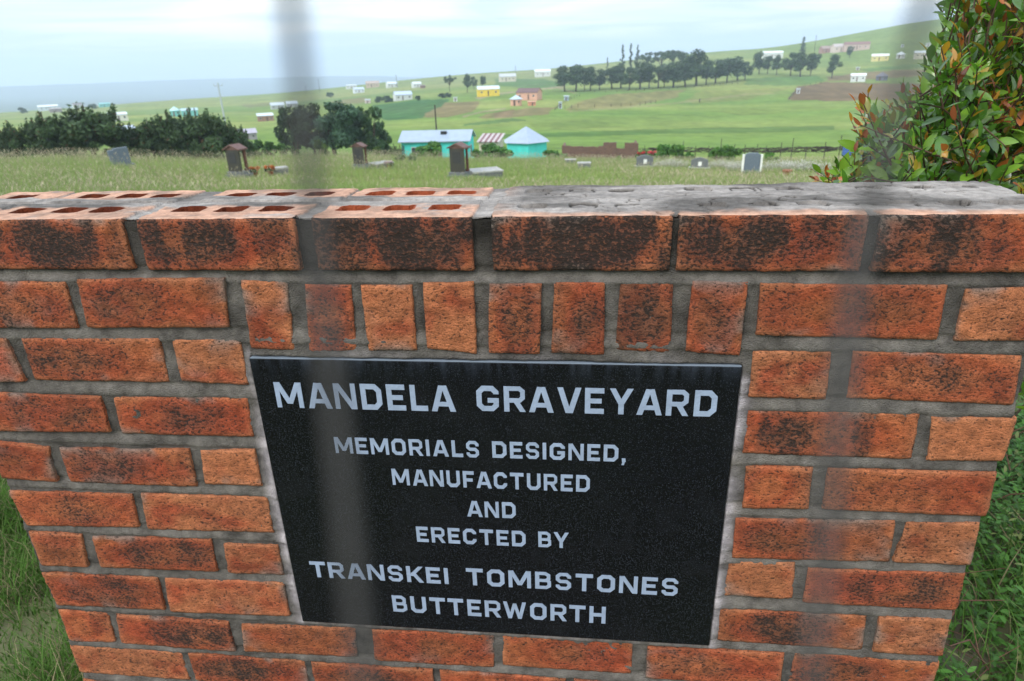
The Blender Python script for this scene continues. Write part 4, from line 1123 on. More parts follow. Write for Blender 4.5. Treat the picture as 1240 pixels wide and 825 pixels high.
# tall thin ones and the raised canopy behind the row
BACK = [(753, 55, 92, 'slim', .9), (763, 54, 92, 'slim', .9), (771, 55, 92, 'slim', .9), (735, 70, 95, 'slim', .8), (784, 64, 92, 'spread', 1.0), (800, 62, 92, 'spread', 1.1), (814, 61, 92, 'spread', 1.1), (824, 63, 92, 'round', 1.0)]
BKL = ['leftmost of three very tall thin trees standing above the row', 'middle of three very tall thin trees standing above the row', 'rightmost of three very tall thin trees standing above the row',
       'thin bare-looking grey tree left of the three tall ones', 'flat-topped tree just right of the three tall thin ones', 'flat-topped tree second from the tall thin ones, behind the row', 'wide flat-topped tree third from the tall thin ones, behind the row', 'round-headed tree at the right end of the flat-topped ones']
for i, (x, yt, yb, kd, wf) in enumerate(BACK):
    P, d = hit(x, yb, 200)
    tree(kd, P, top_h(x, yt, P), BKL[i], 'tree', None, 'tall_tree', i % 3, wf, (1.2, 1.1, 1.3) if i == 3 else None)
LONE = [(919, 63, 90, 'round', 1.0, 'tree just below the white hillside house, leftmost of the right hand group'), (929, 68, 90, 'round', 1.0, 'second tree in the group below the white hillside house'), (940, 67, 91, 'round', .9, 'third tree in the group below the white hillside house'),
        (957, 64, 92, 'round', 1.2, 'broad dark tree left of the pair under the tall loose tree'), (969, 63, 93, 'round', 1.2, 'broadest dark tree beneath the tall loose tree'), (981, 65, 92, 'round', .9, 'dark tree at the right side of the broad pair'),
        (971, 45, 65, 'slim', 1.6, 'tall loose tree standing on the skyline slope beside the school'), (1007, 66, 95, 'round', .95, 'single dark tree standing alone left of the small white house'), (1029, 56, 70, 'round', 1.0, 'round tree in front of the long school building'),
        (545, 91, 112, 'spread', .8, 'umbrella-shaped tree standing alone left of the yellow house'), (566, 90, 112, 'round', .9, 'round dark tree touching the left end of the yellow house'), (574, 93, 108, 'round', .9, 'dark tree behind the yellow house, second from its left'), (584, 92, 106, 'round', 1.0, 'dark tree right behind the yellow house roof'),
        (28, 130, 137, 'shrub', 1.3, 'small dark tree alone at the far left ridge'), (113, 126, 132, 'shrub', 1.6, 'dark tree between white and turquoise houses on the far left ridge'), (460, 117, 124, 'shrub', 1.5, 'bush left of the white house with the blue roof'),
        (470, 116, 124, 'shrub', 1.4, 'bush touching the left wall of the white house with the blue roof'), (506, 116, 122, 'shrub', 1.1, 'bush right of the white house with the blue roof'), (535, 113, 119, 'shrub', 1.4, 'bush at the top corner of the ploughed plot'), (543, 112, 118, 'shrub', 1.3, 'bush above the small white hut'), (400, 112, 118, 'shrub', 1.5, 'bush on the ridge left of the ridge houses')]
for i, (x, yt, yb, kd, wf, lab) in enumerate(LONE):
    P, d = hit(x, yb, 150)
    tree(kd, P, top_h(x, yt, P), lab, 'bush' if kd == 'shrub' else 'tree', None, 'hillside_bush' if kd == 'shrub' else 'hillside_tree', i % 4 if kd != 'shrub' else i % 3, wf * 1.2, (.5, .5, .7) if kd == 'shrub' else None)

# garden bushes around the turquoise houses and along the fence (x, top y, distance, width, tint, label)
GARD = [(520, 174, 78, .85, (1, 1.05, .8), 'leafy green shrub in front of the long turquoise house'), (507, 179, 78, .8, (.9, 1, .8), 'lower shrub left of the leafy one before the turquoise house'),
        (590, 176, 83, .7, (.8, .9, .8), 'shrub in front of the cream shed with the striped roof'), (602, 178, 80, 1.0, (.9, 1.0, .8), 'broad shrub between the cream shed and the turquoise hut'), (577, 183, 81, .8, (.9, 1, .8), 'small shrub by the right gable of the turquoise house'),
        (668, 184, 78, 1.1, (.9, 1.0, .7), 'low shrub between the turquoise hut and the brick ruin'), (682, 188, 73, .9, (.9, 1, .7), 'low shrub before the left end of the brick ruin'),
        (750, 191, 68, 1.0, (1.2, 1.15, .7), 'low yellow-green bush right below the brick ruin'), (807, 177, 73, .7, (.9, 1, .8), 'tallest bush right of the brick ruin'), (822, 177, 72, .7, (1, 1, .8), 'bush beside the tallest one right of the brick ruin'), (838, 186, 71, .7, (.85, 1, .7), 'small bush at the right end of the row by the ruin'),
        (872, 181, 71, .9, (1, 1.05, .7), 'bright bush in front of the post fence, left one of the pair'), (887, 178, 71, .8, (1, 1, .7), 'bright bush in front of the post fence, right one of the pair'), (937, 187, 63, 1.0, (1, 1.1, .7), 'low bush just right of the blue-grey headstone')]
for i, (x, yt, d, wf, tint, lab) in enumerate(GARD):
    P = at(x, d)
    tree('shrub', P, top_h(x, yt - 2, P), lab, 'bush', None, 'garden_bush', i % 3, wf * 1.5, tuple(1.45 * v for v in tint))
def silver_tuft(P, wf, lab):
    o = thing('silver_plant', lab, 'plant', tuple(P)); n = 900
    a = RN.uniform(0, 2 * np.pi, n); r = np.sqrt(RN.uniform(0, 1, n)) * .62 * wf
    B = np.stack([r * np.cos(a), r * np.sin(a) * .7, 0 * r], -1); H = (.50 - .16 * (r / (.62 * wf)) ** 2) * RN.uniform(.5, 1.15, n)
    V, F, C = blades(B, H, np.full(n, .012), .7, np.tile(np.array([.12, .17, .07]), (n, 1)), np.array([.50, .49, .43]) * RN.uniform(.7, 1.2, (n, 1)))
    link('stalks', mesh_np('stalks', V, F, C, False, [mat('grass_mat')]), o)
    T = V.reshape(n, 6, 3)[:, 4][RN.uniform(0, 1, n) < .6]
    V, F, C = leafcloud(T, np.full(len(T), .025), len(T) * 2, .013, (.56, .54, .50), .2, 1.2)
    link('blooms', mesh_np('blooms', V, F, C, False, [leaf_m]), o)
    return o
# silvery flowering clumps near the right hand graves
for x, yt, d, wf, lab in ((815, 196, 40, 1.6, 'silvery white flowering clump left of the rounded headstone with a photo'), (880, 196, 39, 1.5, 'silvery white flowering clump between the rounded and the blue-grey headstones'),
                          (952, 199, 34, 1.7, 'silvery white flowering clump right of the blue-grey headstone'), (985, 200, 32, 1.7, 'silvery white flowering clump beside the leafy shrub at the right'), (905, 205, 33, 1.3, 'low silvery clump right in front of the blue-grey headstone')):
    P = at(x, d)
    silver_tuft(P, wf, lab)
for x, yt, d, lab in ((481, 188, 49, 'pale feathery weed right of the small roofed headstone'), (495, 189, 48, 'pale feathery weed in front of the turquoise house')):
    P = at(x, d)
    tree('shrub', P, max(.5, top_h(x, yt, P)), lab, 'plant', None, 'tall_weed', 0, 1.4, (2.2, 1.35, 3))

# ------------------------------------------------------------------ headstones and graves
granite_d = mat('dark_granite', (.050, .047, .046), rough=.3, spec=.5, var=.3, vscale=40)
granite_b = mat('blue_granite', (.115, .145, .19), rough=.45, spec=.4, var=.2, vscale=25)
granite_g = mat('grey_granite', (.13, .14, .15), rough=.6, spec=.3, var=.25, vscale=20)
conc_m = mat('pale_concrete', (.34, .34, .33), rough=.9, spec=.2, var=.25, vscale=6, bump=.2)
redst_m = mat('reddish_stone', (.135, .062, .048), rough=.75, spec=.25, var=.3, vscale=18, bump=.2)
rtile_m = mat('red_tile', (.13, .075, .068), rough=.7, spec=.3, var=.3, vscale=14, bump=.3, bscale=25)
white_m = mat('white_paint', (.72, .73, .72), rough=.7, spec=.3, var=.1, vscale=3)

def roofed_headstone(x, d, w, h, rz, label):
    P = at(x, d)
    t = thing('roofed_headstone', label, 'headstone', tuple(P), facing(P) + rz)
    b = MB(); b.box((0, 0, .07), (w * 1.30, .66, .16)); b.box((0, 0, .20), (w * 1.12, .52, .10)); b.build('plinth', granite_g, t, .012)
    b = MB(); b.box((0, -.13, .25 + (h - .40) / 2), (w * .98, .10, h - .40)); b.build('tablet', granite_d, t, .012)
    for s in (-1, 1):
        b = MB(); b.box((s * w * .44, .17, .25 + (h - .46) / 2), (w * .13, .10, h - .46)); b.box((s * w * .44, .17, .29), (w * .19, .14, .08)); b.box((s * w * .44, .17, h - .24), (w * .19, .14, .06)); b.build('pillar', redst_m, t, .008)
    b = MB(); W = w * .62; e = h - .17; r = h; y0, y1 = -.24, .28; th = .05
    for s in (-1, 1):
        q = [(0, y0, r), (0, y1, r), (s * W, y1, e), (s * W, y0, e)]
        lo = [(p[0], p[1], p[2] - th) for p in q]
        if s < 0: q = q[::-1]; lo = lo[::-1]
        b.faces(q + lo, [(3, 2, 1, 0), (4, 5, 6, 7), (0, 1, 5, 4), (1, 2, 6, 5), (2, 3, 7, 6), (3, 0, 4, 7)])
    b.poly([(-W * .86, y0 + .05, e - .03), (W * .86, y0 + .05, e - .03), (0, y0 + .05, r - .07)])
    b.poly([(W * .86, y1 - .05, e - .03), (-W * .86, y1 - .05, e - .03), (0, y1 - .05, r - .07)])
    b.build('roof', rtile_m, t)
    b = MB(); b.box((0, -.186, h * .60), (w * .55, .010, h * .32)); b.build('inscription_panel', mat('faint_panel', (.045, .045, .05), rough=.35, var=.4, vscale=60), t)
    return t

def grave_slab(x, d, w, l, rz, label, m=conc_m, name='grave_slab'):
    P = at(x, d)
    t = thing(name, label, 'grave', tuple(P), facing(P) + rz)
    b = MB(); b.box((0, 0, .12), (w, l, .26)); b.build('kerb', granite_g, t, .015)
    b = MB(); b.box((0, 0, .285), (w * 1.06, l * 1.04, .07)); b.build('cover_slab', m, t, .01)
    return t

def flowers(x, d, label, col):
    P = at(x, d)
    t = thing('grave_flowers', label, 'flowers', tuple(P))
    b = MB(); b.tube([(0, 0, 0), (0, 0, .10), (0, 0, .20)], [.07, .11, .12], 10); b.build('pot', mat('clay_pot', (.22, .085, .045), rough=.85, var=.2), t)
    V, F, C = leafcloud([(-.15 + .05 * q_, R.uniform(-.06, .06), .30 + R.uniform(0, .05)) for q_ in range(7)], [.075] * 7, 260, .028, col, .3, 1.1)
    link('blooms', mesh_np('blooms', V, F, C, False, [leaf_m]), t)
    V, F, C = leafcloud([(R.uniform(-.18, .18), R.uniform(-.1, .1), .24) for _ in range(5)], [.08] * 5, 140, .03, (.05, .11, .03), .3, 1.8)
    link('leaves', mesh_np('leaves', V, F, C, False, [leaf_m]), t)

def slab_stone(x, d, w, h, rz, m, top, label, tilt=0.0, posts=None, name='headstone'):
    """upright stone whose outline is shaped: notch, arch or plain shoulder"""
    P = at(x, d)
    t = thing(name, label, 'headstone', tuple(P), facing(P) + rz)
    t.rotation_euler = (0, tilt, facing(P) + rz)
    b = MB(); b.box((0, 0, .04), (w * 1.25, .38, .16)); b.build('base', granite_g if m is not granite_g else conc_m, t, .01)
    if top == 'notch': prof = [(-w / 2, .1), (w / 2, .1), (w / 2, h), (-w * .22, h), (-w * .22, h - .06), (-w / 2, h - .06)]
    elif top == 'arch': prof = [(-w / 2, .1), (w / 2, .1), (w / 2, h * .72)] + [(w / 2 * math.cos(a), h * .72 + h * .28 * math.sin(a)) for a in np.linspace(.15, math.pi - .15, 12)] + [(-w / 2, h * .72)]
    elif top == 'ogee': prof = [(-w / 2, .1), (w / 2, .1), (w / 2, h * .78), (w * .40, h * .83), (w * .18, h * .95), (0, h), (-w * .18, h * .95), (-w * .40, h * .83), (-w / 2, h * .78)]
    else: prof = [(-w / 2, .1), (w / 2, .1), (w / 2, h * .93), (w * .3, h), (-w * .3, h), (-w / 2, h * .93)]
    n = len(prof); b = MB(); th = .07
    pts = [(p[0], -th, p[1]) for p in prof] + [(p[0], th, p[1]) for p in prof]
    b.faces(pts, [tuple(range(n)), tuple(range(2 * n - 1, n - 1, -1))] + [(i, i + n, (i + 1) % n + n, (i + 1) % n) for i in range(n)])
    b.build('tablet', m, t, .008)
    if posts:
        for s in (-1, 1):
            b = MB(); b.box((s * (w / 2 + .055), 0, h * .44 + .05), (.075, .16, h * .86)); b.build('post', posts, t, .006)
    if top in ('ogee', 'arch') and posts is None:
        b = MB(); b.box((.02, -th - .004, h * .48), (w * .20, .010, h * .34)); b.build('photo_tablet', white_m, t)
    return t

slab_stone(135, 34.5, .80, .84, .25, granite_b, 'notch', 'plain blue-grey headstone slab with a stepped top, leaning in front of the dark evergreens', -.05)
roofed_headstone(278, 27.6, .60, 1.24, -.75, 'dark headstone under a red gabled roof, standing in tall grass left of the orange flowers')
roofed_headstone(431, 34.2, .56, 1.26, -.45, 'small roofed dark headstone in front of the tree clump')
roofed_headstone(553, 25.8, .60, 1.32, -.45, 'roofed dark headstone in front of the turquoise house with a pale tomb slab beside it')
grave_slab(585, 26.5, 1.15, .95, .25, 'pale flat tomb slab right of the roofed headstone before the turquoise house')
grave_slab(331, 28.5, .5, .45, .2, 'small pale grave slab right of the orange flowers')
grave_slab(456, 34.8, 1.0, .8, .5, 'pale tomb slab beside the small roofed headstone', conc_m)
grave_slab(691, 48, .75, .4, 0, 'low pale slab standing in the grass below the brick ruin')
grave_slab(708, 37, .7, .4, 0, 'thin pale slab nearly lost in the grass right of centre')
flowers(298, 28, 'orange flowers right beside the roofed headstone in the tall grass', (.52, .16, .045))
flowers(318, 28.2, 'orange flowers beside the small pale grave slab', (.50, .15, .04))
flowers(466, 34.2, 'pink and white flowers lying on the pale tomb by the small roofed headstone', (.45, .35, .36))
slab_stone(783, 40, .95, .72, .1, granite_g, 'ogee', 'grey shaped headstone at the foot of the bushes right of the brick ruin', name='headstone')
slab_stone(851, 37, .88, .62, 0, granite_g, 'ogee', 'low rounded grey headstone with a white photo tablet')
slab_stone(916, 30.4, .62, .86, .12, granite_b, 'plain', 'blue-grey headstone between two white posts', 0, white_m)
P = at(961, 28); t = thing('clay_pot', 'terracotta pot in the grass right of the blue-grey headstone', 'pot', tuple(P))
b = MB(); b.tube([(0, 0, -.10), (0, 0, .02), (0, 0, .17)], [.10, .15, .17], 14); b.build('pot_body', mat('clay_pot'), t)
b = MB(); b.tube([(0, 0, .165), (0, 0, .215)], [.19, .19], 14); b.build('rim', mat('clay_pot'), t)

# ------------------------------------------------------------------ houses
def wallmat(c): return mat('plaster_%d_%d_%d' % tuple(int(v * 100) for v in c), c, rough=.9, spec=.15, var=.12, vscale=1.2)
def roofmat(c): return mat('roof_%d_%d_%d' % tuple(int(v * 100) for v in c), c, rough=.6, spec=.35, var=.16, vscale=1.5)
glass_m = mat('window_glass', (.03, .035, .045), rough=.15, spec=.6)
door_m = mat('dark_door', (.10, .06, .045), rough=.7)
frame_m = mat('window_frame_paint', (.55, .55, .52), rough=.6)

def window(parent, x, y, z, w, h, rz=0, small=False):
    b = MB(); b.box((x, y, z), (w, .07, h), rz); f = b.build('window', frame_m, parent)
    k = .05 if not small else .02
    b = MB(); b.box((x + math.sin(rz) * k, y - math.cos(rz) * k, z), (w * .84, .05, h * .82), rz); b.build('pane', glass_m, f)

def gable_roof(b, w, dp, h, pitch, over, th=.10, mono=False):
    W, D = w / 2 + over, dp / 2 + over
    if mono:
        q = [(-W, -D, h + .05), (W, -D, h + .05), (W, D, h + pitch), (-W, D, h + pitch)]
        lo = [(p[0], p[1], p[2] - th) for p in q]
        b.faces(q + lo, [(0, 1, 2, 3), (7, 6, 5, 4), (4, 5, 1, 0), (5, 6, 2, 1), (6, 7, 3, 2), (7, 4, 0, 3)])
        return
    for s in (-1, 1):
        q = [(-W, 0, h + pitch), (W, 0, h + pitch), (W, s * D, h - .02), (-W, s * D, h - .02)]
        lo = [(p[0], p[1], p[2] - th) for p in q]
        if s > 0: q = q[::-1]; lo = lo[::-1]
        b.faces(q + lo, [(3, 2, 1, 0), (4, 5, 6, 7), (0, 1, 5, 4), (1, 2, 6, 5), (2, 3, 7, 6), (3, 0, 4, 7)])

def house(P, w, dp, h, pitch, wc, rc, label, rz=0.0, mono=False, cat='house', name='house', nwin=2, over=.25, fr=None):
    t = thing(name, label, cat, tuple(P), facing(P) + rz)
    wm = wallmat(wc); rm = rc if not isinstance(rc, tuple) else roofmat(rc)
    b = MB(); b.box((0, 0, h / 2 - 1.0), (w, dp, h + 2.0))
    if not mono:
        for s in (-1, 1):
            tri = [(s * w / 2, -dp / 2, h), (s * w / 2, dp / 2, h), (s * w / 2, 0, h + pitch - .06)]
            b.poly(tri if s > 0 else tri[::-1])
    b.build('wall', wm, t)
    b = MB(); gable_roof(b, w, dp, h, pitch, over, .10, mono); b.build('roof', rm, t)
    fy = -dp / 2 - .02
    xd = R.uniform(-.12, .12) * w
    if fr is None: fr = [-.33 + .66 * k / max(1, nwin - 1) for k in range(nwin)] if nwin > 1 else [.28]
    for k in fr: window(t, k * w, fy, h * .58, min(.95, w * .11), min(.9, h * .32))
    b = MB(); b.box((xd, fy - .01, h * .42), (.62, .08, h * .72)); b.build('door', door_m, t)
    return t

def rondavel(P, r, h, rh, wc, rc, label, n=16, rz=0.0, cat='hut', name='round_hut', over=.3):
    t = thing(name, label, cat, tuple(P), facing(P) + rz)
    wm = wallmat(wc); b = MB()
    A = [2 * math.pi * (k + .5) / n for k in range(n)]
    lo = [(r * math.cos(a), r * math.sin(a), -1.2) for a in A]; hi = [(x, y, h) for x, y, _ in lo]
    b.faces(lo + hi, [(i, (i + 1) % n, (i + 1) % n + n, i + n) for i in range(n)]); b.build('wall', wm, t)
    b = MB(); R2 = r + over
    ed = [(R2 * math.cos(a), R2 * math.sin(a), h - .04) for a in A]; apex = (0, 0, h + rh)
    for i in range(n): b.poly([ed[i], ed[(i + 1) % n], apex])
    b.faces(ed + [(x * .86, y * .86, h - .06) for x, y, _ in ed], [((i + 1) % n, i, i + n, (i + 1) % n + n) for i in range(n)])
    b.build('roof', rc if not isinstance(rc, tuple) else roofmat(rc), t)
    a = -math.pi / 2 + .25
    if n > 8:
        window(t, math.sin(.5) * r * 1.0, -math.cos(.5) * r, h * .6, .7, .7, .5)
        b = MB(); b.box((-.3 * r, -r * .955, h * .42), (.8, .1, h * .8), -.3); b.build('door', door_m, t)
    return t

def corrugated(name, c0, c1=None, scale=26, rough=.45, axis=0, spec=.4):
    m = bpy.data.materials.new(name); m.use_nodes = True
    t = m.node_tree; b = t.nodes['Principled BSDF']; L = t.links.new
    tcn = t.nodes.new('ShaderNodeTexCoord'); w = t.nodes.new('ShaderNodeTexWave'); w.wave_type = 'BANDS'; w.bands_direction = 'XYZ'[axis]
    w.inputs['Scale'].default_value = scale / 6.28; L(tcn.outputs['Object'], w.inputs['Vector'])
    bp = t.nodes.new('ShaderNodeBump'); bp.inputs['Strength'].default_value = .5; bp.inputs['Distance'].default_value = .03; L(w.outputs['Fac'], bp.inputs['Height']); L(bp.outputs[0], b.inputs['Normal'])
    n = t.nodes.new('ShaderNodeTexNoise'); n.inputs['Scale'].default_value = 1.3; n.inputs['Detail'].default_value = 5; L(tcn.outputs['Object'], n.inputs['Vector'])
    mx = t.nodes.new('ShaderNodeMix'); mx.data_type = 'RGBA'; mx.inputs[6].default_value = (*c0, 1); mx.inputs[7].default_value = (*[v * .72 for v in c0], 1); L(n.outputs['Fac'], mx.inputs[0])
    src = mx.outputs[2]
    if c1:
        w2 = t.nodes.new('ShaderNodeTexWave'); w2.wave_type = 'BANDS'; w2.bands_direction = 'X'; w2.inputs['Scale'].default_value = .42; L(tcn.outputs['Object'], w2.inputs['Vector'])
        g = t.nodes.new('ShaderNodeMath'); g.operation = 'GREATER_THAN'; g.inputs[1].default_value = .5; L(w2.outputs['Fac'], g.inputs[0])
        m2 = t.nodes.new('ShaderNodeMix'); m2.data_type = 'RGBA'; L(g.outputs[0], m2.inputs[0]); L(src, m2.inputs[6]); m2.inputs[7].default_value = (*c1, 1); src = m2.outputs[2]
    L(src, b.inputs['Base Color']); b.inputs['Roughness'].default_value = rough; b.inputs['Specular IOR Level'].default_value = spec
    return m

TURQ = (.075, .60, .57)
zinc_m = corrugated('zinc_roof', (.36, .44, .56))
stripe_m = corrugated('striped_roof', (.52, .46, .46), (.15, .045, .05))
# long turquoise house
P = at(529, 91)
hs = house(P, 8.7, 4.8, 2.75, 1.1, TURQ, zinc_m, 'long turquoise house with a pale grey metal roof', -.20, fr=[-.30, .34], over=.35)
b = MB(); b.box((1.0, -.9, 3.55), (.75, .5, .45)); b.build('roof_vent', mat('black_vent', (.02, .02, .022), rough=.6), hs)
window(hs, 4.37, -.4, 1.5, .9, 1.1, math.pi / 2)
# cream shed with the striped roof, then the eight sided turquoise hut
P = at(594, 98)
house(P, 2.8, 3.2, 2.6, .8, (.55, .50, .40), stripe_m, 'small cream shed with a red and white striped roof', -.25, True, 'shed', 'shed', 1, .25, [.25])
P = at(637, 93)
ru = rondavel(P, 3.0, 2.7, 1.85, TURQ, zinc_m, 'six-sided turquoise hut with a pale blue-grey pointed roof', 6, RAD(4), over=.45)
b = MB(); b.box((2.62, 0, 1.1), (.08, .9, 2.0)); b.build('door', door_m, ru)
# ruined brick walls
ruin_m = bpy.data.materials.new('ruin_brick'); ruin_m.use_nodes = True
t_ = ruin_m.node_tree; bt = t_.nodes.new('ShaderNodeTexBrick'); bt.inputs['Color1'].default_value = (.155, .082, .058, 1); bt.inputs['Color2'].default_value = (.115, .060, .044, 1); bt.inputs['Mortar'].default_value = (.14, .105, .09, 1)
bt.inputs['Scale'].default_value = 1.0; bt.inputs['Brick Width'].default_value = .4; bt.inputs['Row Height'].default_value = .2; bt.inputs['Mortar Size'].default_value = .02
tcn = t_.nodes.new('ShaderNodeTexCoord'); sp = t_.nodes.new('ShaderNodeSeparateXYZ'); cb = t_.nodes.new('ShaderNodeCombineXYZ')
t_.links.new(tcn.outputs['Object'], sp.inputs[0]); t_.links.new(sp.outputs['X'], cb.inputs[0]); t_.links.new(sp.outputs['Z'], cb.inputs[1]); t_.links.new(cb.outputs[0], bt.inputs['Vector'])
t_.links.new(bt.outputs['Color'], t_.nodes['Principled BSDF'].inputs['Base Color']); t_.nodes['Principled BSDF'].inputs['Roughness'].default_value = .95
P = at(727, 80)
ruin = thing('ruined_house', 'roofless brown brick ruin with a window gap, right of the turquoise hut', 'ruin', tuple(P), facing(P))
def broken_wall(pts, y0, y1, name='wall'):
    pts = [(x * 1.17, z * 1.12) for x, z in pts]
    n = len(pts); b = MB(); V = [(x, y0, z) for x, z in pts] + [(x, y1, z) for x, z in pts]
    b.faces(V, [tuple(range(n)), tuple(range(2 * n - 1, n - 1, -1))] + [(i, i + n, (i + 1) % n + n, (i + 1) % n) for i in range(n)])
    b.build(name, ruin_m, ruin)
broken_wall([(-3.75, -1.5), (-.15, -1.5), (-.15, 1.48), (-.6, 1.56), (-1.6, 1.53), (-1.62, 1.60), (-2.7, 1.58), (-3.0, 1.66), (-3.75, 1.70)], 0, .22)
broken_wall([(-.15, -1.5), (1.65, -1.5), (1.65, 1.35), (1.62, 1.60), (1.62, 1.98), (.9, 1.94), (.88, 1.99), (.35, 1.96), (.33, 1.62), (-.15, 1.60)], -.25, .0)
broken_wall([(1.65, -1.5), (2.42, -1.5), (2.42, 1.32), (1.65, 1.36)], -.1, .1)
broken_wall([(2.42, -1.5), (3.75, -1.5), (3.75, 1.82), (3.3, 1.90), (2.9, 1.86), (2.42, 1.92)], -.1, .12)
b = MB()
for (x, z0, zt) in ((-4.2, 0, 1.85), (4.2, 0, 1.98)):
    b = MB(); b.box((x, 1.75, z0 + zt / 2 - .7), (.22, 3.0, zt + 1.4)); b.build('side_wall', ruin_m, ruin)

